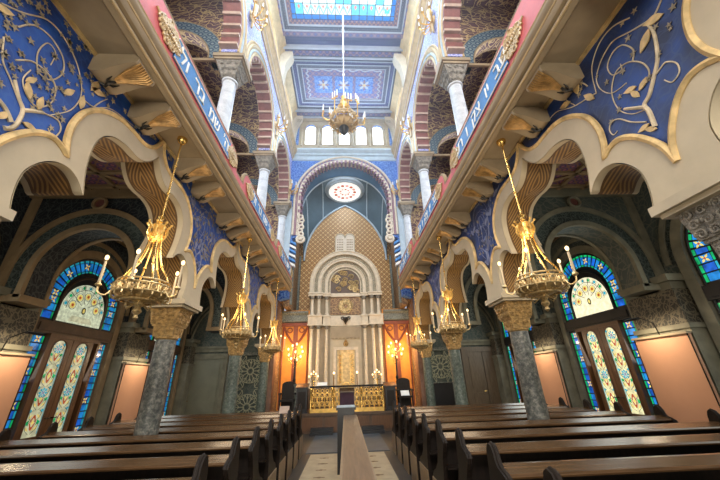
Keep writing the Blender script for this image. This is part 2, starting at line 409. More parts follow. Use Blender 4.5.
for s, SD in ((-1, 'left'), (1, 'right')):
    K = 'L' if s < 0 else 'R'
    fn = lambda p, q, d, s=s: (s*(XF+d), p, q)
    wm = MB()
    bays = [(BAYC[i], BAYC[i]-BAY/2) for i in range(4)]
    allpath = []
    for c, a in bays:                      # top boundary of openings for the whole wall
        b = a + BAY
        path = [(a + t, z) for t, z in INN] + [(b - t, z) for t, z in INN[::-1]][1:]
        allpath.append(path)
    # one closed outline: along the top then back under the arches
    ya, yb = bays[0][1], bays[-1][1] + BAY
    outline = [(ya, 5.0), (ya, 2.86)]
    for p in allpath: outline += p
    outline += [(yb, 2.86), (yb, 5.0)]
    wm.prism([outline], fn, 0, XB-XF, 0)
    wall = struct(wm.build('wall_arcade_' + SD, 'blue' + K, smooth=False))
    bm_ = MB(); gm = MB(); im = MB(); bk = MB()
    for (c, a), p in zip(bays, allpath):
        b = a + BAY
        o = [(a + t, z) for t, z in OUT] + [(b - t, z) for t, z in OUT[::-1]]
        ring = [(a, 2.86)] + p + [(b, 2.86)] + o[::-1]
        bm_.prism([ring], fn, -.035, .002)
        gp = [fn(y, z, -.03) for y, z in o]
        gm.tube(gp, .032, 6); 
        ip = []
        for i, (y, z) in enumerate(p):
            q0 = p[max(i-1, 0)]; q1 = p[min(i+1, len(p)-1)]; dy, dz = q1[0]-q0[0], q1[1]-q0[1]; l = math.hypot(dy, dz) or 1
            ip.append((y + .012*dz/l, z - .012*dy/l))
        im.strip(ip, fn, .05, XB-XF-.05)
        # pale borders each side of the painted soffit
        bk.strip(ip, fn, -.035, .05); bk.strip(ip, fn, XB-XF-.05, XB-XF+.012)
        rb = [(a, 2.86)] + p + [(b, 2.86), (b, 3.2)] + [(y + (.10 if y < c else -.10)*.0, z + .14) for y, z in p[::-1]] + [(a, 3.2)]
        bk.prism([rb], fn, XB-XF, XB-XF+.012)
    # lift the soffit lining a hair off the wall so the two never share a plane
    for lst in (im, bk):
        pass
    bm_.build('arch_band', 'ivory', wall); gm.build('gilt_edging', 'goldpaint', wall)
    io = im.build('arch_soffit', 'intrados', wall); bk.build('soffit_border', 'ivory', wall)
    # scroll vines in every spandrel
    vm = MB(); V = VINES[K]
    def place(y, z, j, mir):
        t = y - Y0
        return (s*(XF - .006), COLY[j] + (-t if mir else t), z)
    for j in range(4):
        for mir in ((False, True) if j else (False,)):
            for kind, r in (('stem', .021), ('thin', .0075)):
                for pl in V[kind]:
                    q = [onwall(u, v, s*XF) for u, v in pl]
                    if mir: q = [(y, z) for y, z in q if y > Y0 - .1]
                    if len(q) < 2: continue
                    q = smoothpath(q, 5)
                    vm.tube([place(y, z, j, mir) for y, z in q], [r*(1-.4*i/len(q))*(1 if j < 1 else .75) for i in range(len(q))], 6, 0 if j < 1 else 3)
            for u, v, sz, ang in V['leaves']:
                y, z = onwall(u, v, s*XF); y2, z2 = onwall(u + sz, v, s*XF); L = max(.06, min(.16, math.hypot(y2-y, z2-z)))
                an = math.radians(ang)
                pts = []
                for w, h in ((-1, 0), (-.5, .32), (0, .42), (.45, .28), (1, 0), (.45, -.28), (0, -.42), (-.5, -.32)):
                    pts.append((y + L*(w*math.cos(an) - h*math.sin(an)), z + L*(w*math.sin(an) + h*math.cos(an))))
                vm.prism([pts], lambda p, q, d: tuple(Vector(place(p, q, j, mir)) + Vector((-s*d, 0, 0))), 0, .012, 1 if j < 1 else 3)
            pass
        for mir in (False, True):
            rnd = random.Random(j*7 + mir)
            for _ in range(270 if s < 0 else 40):            # small painted star leaves
                t = rnd.uniform(.05, 1.7); z = rnd.uniform(3.7, 4.85)
                zo = [zz for tt, zz in OUT if abs(tt - t) < .08]
                if not zo or z < max(zo) + .07: continue
                if t < .62 and z < 3.75: continue
                L = rnd.uniform(.022, .04); a0 = rnd.uniform(0, 6)
                pts = [(Y0 + t + L*(1 if i % 2 == 0 else .38)*math.cos(a0+PI*i/5), z + L*(1 if i % 2 == 0 else .38)*math.sin(a0+PI*i/5)) for i in range(10)]
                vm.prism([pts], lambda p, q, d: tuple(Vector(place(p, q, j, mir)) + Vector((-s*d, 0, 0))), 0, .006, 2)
    vm.build('scroll_vine', ['vine', 'goldpaint', 'leafdim', 'vinefarlit'], wall)
    # thin gilt line along the top of the wall
    m = MB(); m.box((s*XF - .03, ya, 4.86), (s*XF + .03, yb, 4.9)); m.build('gilt_line', 'goldpaint', wall, smooth=False)

# ------------------------------------------------------------------ columns
def scroll(m, c, ax, r, w, mi=0, turns=1.6, flip=1):
    """little carved volute lying in the plane whose normal is ax ('x' or 'y')"""
    pts = []
    for i in range(16):
        a = 2*PI*turns*i/15; rr = r*(1-.8*i/15); p, q = flip*rr*math.cos(a), rr*math.sin(a)
        pts.append((c[0], c[1]+p, c[2]+q) if ax == 'x' else (c[0]+p, c[1], c[2]+q))
    m.tube(pts, [w*(1-.5*i/15) for i in range(16)], 5, mi)
def carved(m, z0, z1, w0, w1, rows, cols, mi=0, big=.05):
    """square tapering block covered with carved scrolls and leaf bosses"""
    m.add([(-w0,-w0,z0),(w0,-w0,z0),(w0,w0,z0),(-w0,w0,z0),(-w1,-w1,z1),(w1,-w1,z1),(w1,w1,z1),(-w1,w1,z1)],
          [(0,3,2,1),(4,5,6,7),(0,1,5,4),(1,2,6,5),(2,3,7,6),(3,0,4,7)], mi)
    for i in range(rows):
        t = (i+.5)/rows; z = z0+(z1-z0)*t; w = w0+(w1-w0)*t
        for j in range(cols):
            q = (-1 + 2*(j+.5)/cols)*w*.95; fl = 1 if (i+j) % 2 else -1
            for sg in (-1, 1):
                scroll(m, (sg*(w+.005), q, z), 'x', big, big*.30, mi, 1.5, fl)
                scroll(m, (q, sg*(w+.005), z), 'y', big, big*.30, mi, 1.5, fl)
                m.sph((sg*(w+.008), q+big*.9*fl, z+big*.4), big*.33, mi, 6, 4); m.sph((q+big*.9*fl, sg*(w+.008), z+big*.4), big*.33, mi, 6, 4)
def make_column(shaft, cap):
    t = thing('marble_column', 'column', 'column', group='arcade columns between nave and aisles')
    m = MB(); m.box((-.23,-.23,0),(.23,.23,.14)); m.lathe([(.21,.14),(.23,.18),(.21,.23),(.18,.26),(.20,.31),(.17,.36)],20); m.build('base','capdark',t)
    m = MB(); m.lathe([(.160,.35),(.160,1.2),(.148,2.26)],24); m.build('shaft',shaft,t)
    m = MB(); m.lathe([(.148,2.24),(.172,2.26),(.172,2.285),(.155,2.30)],20)
    carved(m, 2.29, 2.45, .155, .165, 1, 2, 0, .05); m.box((-.185,-.185,2.45),(.185,.185,2.48)); carved(m, 2.48, 2.735, .20, .24, 3, 4, 0, .042)
    m.build('capital',cap,t)
    m = MB(); m.box((-.30,-.30,2.735),(.30,.30,2.775)); m.box((-.34,-.34,2.775),(.34,.34,2.86)); m.build('abacus','ivory',t,smooth=False)
    return t
CL = {}
base_cols = {'dark': make_column('marble', 'capdark'), 'gilt': make_column('marble', 'capgold'), 'green': make_column('marbleG', 'capgold')}
plan = []
for s, SD in ((-1, 'left'), (1, 'right')):
    plan += [(s, COLY[0], 'dark', 'grey carved capital column nearest the camera on the %s arcade' % SD),
             (s, COLY[1], 'gilt', 'grey mottled marble column with gilt carved capital between %s pews' % SD),
             (s, COLY[2], 'green', 'green grey marble column beyond the pews on the %s arcade' % SD),
             (s, COLY[3]-.25, 'green', 'green grey marble column beside the apse on the %s side' % SD)]
used = set()
for s, y, k, lab in plan:
    if k not in used:
        o = base_cols[k]; o.location = (s*3, y, 0); o['label'] = lab; used.add(k)
    else: dup(base_cols[k], (s*3, y, 0), label=lab)

# ------------------------------------------------------------------ balcony fronts
HEB = {'left': '\u05d4\u2019  \u05e9\u05de  \u05d1\u05e8  \u05d5\u05dc', 'right': '\u05e2\u05d1  \u05d9\u05d5  \u05e6\u05e7  \u05d5  \u05e8\u05e2'}
def text_mesh(body, size, depth=.006):
    c = bpy.data.curves.new('lettering', 'FONT'); c.body = body; c.size = size; c.extrude = depth; c.align_x = 'CENTER'; c.align_y = 'CENTER'
    o = bpy.data.objects.new('tmp', c); COL.objects.link(o)
    me = bpy.data.meshes.new_from_object(o.evaluated_get(bpy.context.evaluated_depsgraph_get()))
    bpy.data.objects.remove(o); me.name = 'lettering'
    return me
def gilt_ornament(m, cy, cz, L, H, fn, mi=0):
    """cartouche of gilt scrolls in a (y,z) plane"""
    rnd = random.Random(3)
    for i in range(11):
        t = -1 + 2*i/10; h = H*(.9-.7*abs(t)**1.5)*(1 + .25*math.sin(i*2.1))
        for q in (-1, 1):
            pts = []
            for k in range(12):
                a = 2*PI*1.3*k/11; r = (.055 + .02*rnd.random())*(1-.75*k/11)
                p = fn(cy + t*L + r*math.cos(a)*q, cz + q*h*.45 + r*math.sin(a), -.02); pts.append(p)
            m.tube(pts, .014, 5, mi)
        p = fn(cy + t*L, cz, -.02); m.sph(p, .030, mi, 6, 4)
    m.tube([fn(cy - L*1.5, cz + .06, -.01), fn(cy - L, cz, -.02), fn(cy + L, cz, -.02), fn(cy + L*1.4, cz - .05, -.01)], .016, 5, mi)
prof = [(0, 4.97), (0, 4.9), (.44, 4.9), (.46, 4.86), (.49, 4.84), (.54, 4.85), (.56, 4.89), (.54, 4.93), (.52, 4.95), (.57, 4.96), (.60, 5.0), (.60, 5.05), (.57, 5.08), (.53, 5.09), (.57, 5.11), (.60, 5.15), (.60, 5.19), (.56, 5.22), (.52, 5.24), (.40, 5.25), (0, 5.25)]
for s, SD in ((-1, 'left'), (1, 'right')):
    bal = thing('balcony_front', 'long balcony front with rose parapet above the %s arcade' % SD, 'balcony', (0, 0, 0))
    y0, y1 = BAYC[0]-BAY/2, 12.25
    m = MB(); n = len(prof)
    m.prism([[(d, z) for d, z in prof]], lambda p, q, d: (s*(XF - p), d, q), y0, y1)
    m.build('cornice', 'taupe', bal)
    m = MB()
    for d, z, r in ((.575, 5.235, .02), (.60, 5.03, .016), (.555, 4.87, .014)):
        m.tube([(s*(XF-d), y0, z), (s*(XF-d), y1, z)], r, 6)
    m.build('cornice_bead', 'creamgold', bal)
    for bi, c in enumerate(BAYC):
        a, b = c - (1.60 if bi != 1 else 2.1), min(c + (1.50 if bi else .95), 12.2)
        zt, zl = 5.84, 5.50
        r = .24
        top = [(a + r*(1-math.cos(t)), zl + (zt-.03-zl)*math.sin(t)) for t in [PI/2*i/8 for i in range(9)]]
        e = [(b - r*(1-math.cos(t)), zl + (zt-.03-zl)*math.sin(t)) for t in [PI/2*(8-i)/8 for i in range(9)]]
        poly = [(a - .175, 5.24), (a - .175, zl - .06), (a, zl - .06)] + top + e + [(b, zl - .06), (min(b + .275, 12.25), zl - .06), (min(b + .275, 12.25), 5.24)]
        fnp = lambda p, q, d: (s*(2.2 + d), p, q)
        m = MB(); m.prism([poly], fnp, 0, .10); pp = m.build('parapet_panel', 'pink', bal, smooth=False)
        m = MB(); m.tube([(s*2.24, y, z+.02) for y, z in poly[1:-1]], .045, 8); m.build('coping', 'tan', pp)
        pa, pb = c - 1.0, c + 1.0
        m = MB(); m.box((s*2.19 - .012, pa, 5.37), (s*2.19 + .012, pb, 5.72)); bp = m.build('inscription_panel', 'pblue', bal, smooth=False)
        m = MB()
        for (ya_, za_, yb_, zb_) in ((pa, 5.37, pb, 5.37), (pa, 5.72, pb, 5.72)): m.tube([(s*2.175, ya_, za_), (s*2.175, yb_, zb_)], .010, 5)
        m.build('panel_border', 'white', bp)
        me = text_mesh(HEB[SD][::-1], .32)
        me.materials.clear(); me.materials.append(MT['white'])
        to = bpy.data.objects.new('lettering', me); COL.objects.link(to); to.parent = bp
        # stand the text up facing the nave
        R3 = Matrix(((0, 0, -s), (-s*1., 0, 0), (0, 1, 0)))
        to.matrix_local = Matrix.Translation((s*2.172, c, 5.545)) @ R3.to_4x4()
        for q in (pa - .16, pb + .16):
            if q > 12.1: continue
            m = MB(); gilt_ornament(m, q, 5.54, .20, .32, lambda p, z, d: (s*(2.2 + d), p, z)); m.build('gilt_cartouche', 'creamgold', bal)
    # gallery floor slab and aisle ceiling share one slab
    # corbels
def make_corbel():
    t = thing('corbel', 'corbel', 'corbel', group='corbels carrying the balconies')
    pr = [(0, 0), (0, -.23), (.03, -.26), (.10, -.27), (.17, -.245), (.25, -.195), (.34, -.155), (.43, -.135), (.47, -.13), (.49, -.10), (.49, 0)]
    m = MB(); m.prism([pr], lambda p, q, d: (p, d, q), -.155, .155)
    m.build('block', 'taupe', t)
    m = MB()
    for i in range(9):
        w = -1 + 2*i/8
        m.tube([(.19, w*.02, -.24), (.25, w*.045, -.20), (.34, w*.08, -.165), (.45, w*.115, -.145), (.495, w*.115, -.10)], [.008, .010, .013, .016, .012], 5)
    m.build('shell_ornament', 'bronze', t)
    m = MB()
    m.tube([(.03, -.02, -.275), (.08, .02, -.285), (.13, -.01, -.275), (.19, .01, -.24)], [.008, .020, .024, .014], 6)
    for q in (-1, 1): m.tube([(.11, 0, -.28), (.14, q*.045, -.27), (.19, q*.06, -.235)], [.012, .011, .005], 5)
    m.build('leaf_ornament', 'iron', t)
    return t
cb = make_corbel(); first = True
for s, SD in ((-1, 'left'), (1, 'right')):
    k = 0
    for c in BAYC:
        for q in (-1.2, -.55, .55, 1.2):
            y = c + q
            if y < .8 or y > 11.9: continue
            lab = '%s corbel from the front under the %s balcony, with gilt shell' % (ORD[k], SD); k += 1
            loc = (s*XF, y, 4.895); rz = PI if s > 0 else 0
            if first: cb.location = loc; cb.rotation_euler = (0, 0, rz); cb['label'] = lab; first = False
            else: dup(cb, loc, rz, lab)

# ------------------------------------------------------------------ gallery slab = aisle ceiling
for s, SD in ((-1, 'left'), (1, 'right')):
    m = MB(); m.box((min(s*XF, s*6.3), YB, 5.05), (max(s*XF, s*6.3), 12.8, ZG - .004)); cl = struct(m.build('ceiling_aisle_' + SD, 'coffer', smooth=False))
    m = MB()
    for y in [YB + .44*i for i in range(41)]:
        if y > 12.6: break
        m.box((min(s*XB, s*XO), y-.035, 5.0), (max(s*XB, s*XO), y+.035, 5.06))
    for x in [XB + .08 + .52*i for i in range(6)]: m.box((s*x-.035, YB, 5.0), (s*x+.035, 12.6, 5.06))
    for i in range(4):
        for j in range(2):
            c = Vector((s*(XB + 1.35), BAYC[i] + (j-.5)*1.7, 5.02)); 
            for q in (-1, 1):
                d = Vector((1.25, q*.85, 0)); m.tube([c - d, c + d], .03, 4)
    m.build('coffer_rib', 'tan', cl, smooth=False)

# ------------------------------------------------------------------ outer walls, transverse arches
def ringpoly(cx, cz, r0, r1, zlow, n=28):
    return [(cx + r1, zlow)] + arc(cx, cz, r1, 0, PI, n) + [(cx - r1, zlow), (cx - r0, zlow)] + arc(cx, cz, r0, PI, 0, n) + [(cx + r0, zlow)]
for s, SD in ((-1, 'left'), (1, 'right')):
    K = 'L' if s < 0 else 'R'
    fn = lambda p, q, d, s=s: (s*(XO - d), p, q)
    m = MB(); hol = []
    m.prism([[(YB, 0), (12.8, 0), (12.8, 5.1), (YB, 5.1)]], fn, 0, -.3)
    wo = struct(m.build('wall_' + SD, 'greyfres_lit' if s > 0 else 'darkfres', smooth=False))
    m = MB(); m2 = MB()
    for c in BAYC:
        for r0, r1, d in ((1.04, 1.22, .10), (1.36, 1.46, .06)):
            m.prism([ringpoly(c, 3.30, r0, r1, 0 if r0 < 1.3 else 3.30)], fn, d, -.01)
        m2.prism([ringpoly(c, 3.30, 1.22, 1.36, 3.30)], fn, .03, -.01)
    m.build('window_archivolt', 'tan' if s < 0 else 'olive', wo); m2.build('painted_band', 'band', wo)
    m = MB(); m2 = MB(); m3 = MB()
    for y in COLY:
        m.box((min(s*5.62, s*XO), y-.50, 0), (max(s*5.62, s*XO), y+.50, 2.20)); m.box((min(s*5.66, s*XO), y-.46, 2.85), (max(s*5.66, s*XO), y+.46, 3.05))
        m.box((min(s*5.58, s*XO), y-.54, 2.18), (max(s*5.58, s*XO), y+.54, 2.26)); m.box((min(s*5.56, s*XO), y-.54, 2.98), (max(s*5.56, s*XO), y+.54, 3.1))
        m2.box((min(s*5.64, s*XO), y-.48, 2.26), (max(s*5.64, s*XO), y+.48, 2.85))
    m.build('pier_plinth', 'olive', wo, smooth=False); m2.build('carved_frieze_panel', 'carve', wo, smooth=False)
    # transverse arch at each column line
    for i, y in enumerate(COLY[:3]):
        fx = lambda p, q, d, s=s, y=y: (s*p, y + d, q)
        a = arc(4.58, 3.4, .82, 0, PI, 28)
        poly = [(3.05, 5.05), (XO, 5.05), (XO, 0), (5.66, 0), (5.66, 2.9), (5.40, 2.95)] + a + [(3.76, 2.87), (3.05, 2.87)]
        m = MB(); m.prism([poly], fx, -.22, .22); tw = struct(m.build('wall_transverse_' + SD + '_' + ['near', 'middle', 'far'][i], 'darkfres' if s < 0 else 'greyfres_lit', smooth=False))  # right side's hazier light is put into its paler colours
        m = MB(); m2 = MB()
        for r0, r1 in ((.80, .90), (1.12, 1.22)):
            for d0, d1 in ((-.27, -.2), (.2, .27)): m.prism([ringpoly(4.58, 3.4, r0, r1, 2.95)], fx, d0, d1)
        m.box((min(s*3.36, s*3.8), y-.26, 2.88), (max(s*3.36, s*3.8), y+.26, 2.98)); m.box((min(s*5.35, s*XO), y-.27, 2.88), (max(s*5.35, s*XO), y+.27, 3.0))
        m.box((min(s*3.25, s*XO), y-.28, 4.86), (max(s*3.25, s*XO), y+.28, 5.05))
        for d in (-.26, .26): m.torus((s*4.64, y+d, 4.73), .115, .03, 0, 20, 6, 'y')
        for xx in (3.36, 5.82):
            m.prism([[(xx-.08, 3.0), (xx+.08, 3.0), (xx+.08, 4.9), (xx-.08, 4.9)]], fx, -.25, .25)
        m.build('arch_moulding', 'tan' if s < 0 else 'olive', tw)
        m2.prism([ringpoly(4.58, 3.4, .90, 1.12, 3.0)], fx, -.235, .235); m2.build('arch_band', 'band', tw)
        m = MB()
        for d in (-.235, .235): m.lathe([(.1, -.005), (.1, .005)], 16, 0, (0, 0, 0), Matrix.Translation((s*4.64, y+d, 4.73)) @ Matrix.Rotation(PI/2, 4, 'X'))
        m.build('medallion', 'voured', tw)

# ------------------------------------------------------------------ stained glass doors and windows
def flower(m, fn, a, z, r, mp, mc, d=.03):
    for k in range(4):
        an = PI/4 + PI/2*k; ca, sa = math.cos(an), math.sin(an)
        m.quad([fn(a + r*(p*ca - q*sa), z + r*(p*sa + q*ca), d) for p, q in ((0, 0), (.5, .24), (1, 0), (.5, -.24))], mp)
    m.quad([fn(a + .25*r*math.cos(PI*j/3), z + .25*r*math.sin(PI*j/3), d + .003) for j in range(6)], mc)
wn = 0
for s, SD in ((-1, 'left'), (1, 'right')):
    K = 'L' if s < 0 else 'R'
    for bi, c in enumerate(BAYC):
        if bi == 0 and s < 0: pass
        wn += 1
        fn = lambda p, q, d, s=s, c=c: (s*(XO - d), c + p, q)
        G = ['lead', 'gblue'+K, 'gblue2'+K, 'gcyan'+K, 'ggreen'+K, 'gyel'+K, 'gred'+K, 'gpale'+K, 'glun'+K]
        CZ = 3.12; CO = 3.30
        m = MB(); rnd = random.Random(wn)
        m.prism([[(-1.02, .3), (1.02, .3)] + arc(0, CO, 1.02, 0, PI, 30)], fn, .012, .0, 0)
        def cells(z0, z1, n, sg):
            for i in range(n):
                za = z0 + (z1-z0)*i/n + .012; zb = z0 + (z1-z0)*(i+1)/n - .012
                m.quad([fn(sg*.745, za, .02), fn(sg*.925, za, .02), fn(sg*.925, zb, .02), fn(sg*.745, zb, .02)], 1 + (rnd.random() < .4))
                m.quad([fn(sg*.70, za, .02), fn(sg*.735, za, .02), fn(sg*.735, zb, .02), fn(sg*.70, zb, .02)], 3 if i % 2 else 4)
                m.quad([fn(sg*.935, za, .02), fn(sg*.985, za, .02), fn(sg*.985, zb, .02), fn(sg*.935, zb, .02)], 4 if s > 0 else 3)
                if i % 4 == 2: flower(m, fn, sg*.835, (za+zb)/2, .085, 5, 6)
        for sg in (-1, 1): cells(.38, 2.52, 15, sg); cells(2.84, CO, 3, sg)
        n = 22
        for i in range(n):
            a0 = PI*i/n + .02; a1 = PI*(i+1)/n - .02
            for r0, r1, mi in ((.745, .925, 1 + (rnd.random() < .4)), (.70, .735, 3 if i % 3 else 4), (.935, .985, 4 if s > 0 else 3)):
                am = (a0+a1)/2
                m.quad([fn(r*math.cos(a), CO + r*math.sin(a), .02) for r, a in ((r0, a0), (r1, a0), (r1, am), (r1, a1), (r0, a1), (r0, am))], mi)
            if i % 4 == 1: flower(m, fn, .835*math.cos(am), CO + .835*math.sin(am), .085, 5, 6)
        # lunette light
        lun = [(-.60, 2.84), (.60, 2.84)] + arc(0, CZ, .60, 0, PI, 24)
        m.prism([lun], fn, .028, .02, 8)
        for k in range(5):
            an = PI*(k+.5)/5; rr = .36
            p, q = rr*math.cos(an), CZ - .02 + rr*math.sin(an)*1.0
            m.quad([fn(p + .075*math.cos(PI*j/5), q + .075*math.sin(PI*j/5), .031) for j in range(10)], 5)
            m.quad([fn(p + .035*math.cos(PI*j/4), q + .035*math.sin(PI*j/4), .034) for j in range(8)], 6)
        for k in range(9):
            an = PI*(k+.5)/9; p, q = .53*math.cos(an), CZ + .53*math.sin(an)
            m.quad([fn(p + .04*math.cos(PI*j/3), q + .04*math.sin(PI*j/3), .031) for j in range(6)], 4 if k % 2 else 3)
            m.tube([fn(p + .055*math.cos(PI*j/5), q + .055*math.sin(PI*j/5), .031) for j in range(10)], .004, 3, 0, True)
        for k in range(5):
            an = PI*(k+.5)/5; p, q = .36*math.cos(an), CZ - .02 + .36*math.sin(an)
            m.tube([fn(p + .095*math.cos(PI*j/6), q + .095*math.sin(PI*j/6), .031) for j in range(12)], .005, 3, 0, True)
        m.quad([fn(.06*math.cos(PI*j/5), CZ + .02 + .08*math.sin(PI*j/5), .032) for j in range(10)], 0)
        m.quad([fn(.035*math.cos(PI*j/4), CZ + .02 + .05*math.sin(PI*j/4), .035) for j in range(8)], 5)
        if s < 0:
            m.quad([fn(p, q, .031) for p, q in ((-.34, 2.88), (.34, 2.88), (.26, 3.0), (-.26, 3.0))], 7)
        for k in range(1, 5):
            an = PI*k/5; m.tube([fn(.12*math.cos(an), CZ+.05+.12*math.sin(an), .03), fn(.57*math.cos(an), CZ+.57*math.sin(an), .03)], .006, 4, 0)
        m.tube([fn(.48*math.cos(PI*j/16), CZ+.48*math.sin(PI*j/16), .03) for j in range(17)], .006, 4, 0)
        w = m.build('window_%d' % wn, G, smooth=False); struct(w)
        m = MB()
        m.prism([[(-1.05, 2.56), (1.05, 2.56), (1.05, 2.80), (-1.05, 2.80)]], fn, .085, .0)
        m.prism([[(-.98, 2.61), (.98, 2.61), (.98, 2.75), (-.98, 2.75)]], fn, .11, .0)
        m.tube([fn(p, q, .03) for p, q in [(.65, 2.8)] + arc(0, CO-.08, .65, 0, PI, 28) + [(-.65, 2.8)]], .028, 6)
        m.tube([fn(p, q, .03) for p, q in [(1.0, .2)] + arc(0, CO, 1.0, 0, PI, 28) + [(-1.0, .2)]], .02, 6)
        m.build('window_frame', 'lead' if s > 0 else 'ember', w)
        # two door leaves
        d_ = MB(); d_.prism([[(-.68, 0), (-.62, 0), (-.62, 2.5), (.62, 2.5), (.62, 0), (.68, 0), (.68, 2.57), (-.68, 2.57)]], fn, .11, 0)
        dr = struct(d_.build('door_%d' % wn, 'doorwood', smooth=False))
        for sg in (-1, 1):
            ca = sg*.29 - .07
            gl = [(ca-.175, .76), (ca+.175, .76)] + arc(ca, 2.30, .175, 0, PI, 12)
            m = MB(); m.prism([[(ca-.285, .02), (ca+.285, .02), (ca+.285, 2.5), (ca-.285, 2.5)], gl[::-1]], fn, .095, .05)
            m.prism([[(ca-.2, .15), (ca+.2, .15), (ca+.2, .62), (ca-.2, .62)]], fn, .11, .09)
            m.tube([fn(p, q, .095) for p, q in gl], .014, 5, 0, True)
            lf = m.build('door_leaf', 'doorwood', dr)
            m = MB(); m.prism([gl], fn, .07, .06, 4)
            for k in range(8):
                z = .90 + .20*k; mk = k % 4
                if mk == 3:
                    for an in range(8):
                        A_ = PI/4*an; m.quad([fn(ca + .10*q*math.cos(A_+e), z + .10*q*math.sin(A_+e), .073) for q, e in ((.2, 0), (.75, .32), (1, 0), (.75, -.32))], 3)
                    flower(m, fn, ca, z, .045, 5, 1, .075)
                else:
                    f_ = -1 if mk == 1 else 1
                    for sg2 in (-1, 1):
                        m.quad([fn(ca + sg2*p, z + f_*q, .074) for p, q in ((0, -.03), (.018, -.02), (.062, .085), (.045, .10), (.010, .03), (0, .03))], 1)
                        m.quad([fn(ca + sg2*p, z + f_*q, .073) for p, q in ((.03, -.04), (.10, -.015), (.12, .03), (.085, .025))], 2)
                        m.quad([fn(ca + sg2*p, z + f_*q, .0735) for p, q in ((.075, .05), (.125, .075), (.105, .115), (.085, .10))], 0)
                        m.quad([fn(ca + sg2*p, z + f_*q, .0732) for p, q in ((.0, .05), (.03, .10), (.0, .13))], 2)
                for sg2 in (-1, 1):
                    m.quad([fn(ca + sg2*p, z + q + .10, .073) for p, q in ((.09, -.02), (.14, -.035), (.145, .02), (.105, .02))], 3 if k % 2 else 0)
                    m.tube([fn(ca + sg2*p, z + q, .074) for p, q in ((.02, -.09), (.10, -.03), (.13, .06), (.06, .11))], .004, 3, 6)
            for sg2 in (-1, 1): m.quad([fn(ca + sg2*p, q, .073) for p, q in ((.150, .80), (.165, .80), (.165, 2.30), (.150, 2.30))], 3)
            m.build('glass_panel', ['ggreen'+K, 'gred'+K, 'gyel'+K, 'gcyan'+K, 'gpale'+K, 'gblue'+K, 'lead'], lf, smooth=False)
            m = MB(); m.tube([fn(ca - sg*.24, 1.05, .10), fn(ca - sg*.24, 1.05, .15), fn(ca - sg*.15, 1.05, .15)], .012, 6); m.build('door_handle', 'iron', lf)

# ------------------------------------------------------------------ upper gallery
ZS, RU = 9.45, 1.36          # upper arch centre height and inner radius
XU0, XU1 = 2.62, 3.0
def make_upper():
    t = thing('gallery_column', 'gallery column', 'column', group='white gallery columns')
    m = MB(); m.box((-.24,-.24,0),(.24,.24,.55)); m.lathe([(.22,.55),(.24,.6),(.2,.66)],16); m.build('base','whitemarble',t)
    m = MB(); m.lathe([(.172,.62),(.17,1.6),(.155,3.06)],20); m.lathe([(.155,3.0),(.19,3.02),(.19,3.06),(.16,3.08)],18); m.build('shaft','whitemarble',t)
    m = MB(); carved(m, 3.08, 3.52, .15, .30, 3, 3, 0, .055); m.build('capital','capdark',t)
    m = MB(); m.box((-.33,-.33,3.52),(.33,.33,3.58)); m.box((-.37,-.37,3.58),(.37,.37,3.68)); m.build('abacus','taupe',t,smooth=False)
    m = MB(); m.tube([(-.34,0,3.78),(.34,0,3.78)], .095, 12); m.tube([(-.36,0,3.78),(-.33,0,3.78)], .12, 12); m.tube([(.33,0,3.78),(.36,0,3.78)], .12, 12); m.build('roll_moulding','voupink',t)
    return t
uc = make_upper(); first = True
for s, SD in ((-1, 'left'), (1, 'right')):
    for j, y in enumerate(COLY):
        loc = (s*2.82, y if j < 3 else y - .2, ZG)
        lab = 'white marble %s gallery column with carved capital, %s along the balcony' % (SD, ORD[j])
        if first: uc.location = loc; uc['label'] = lab; first = False
        else: dup(uc, loc, None, lab)
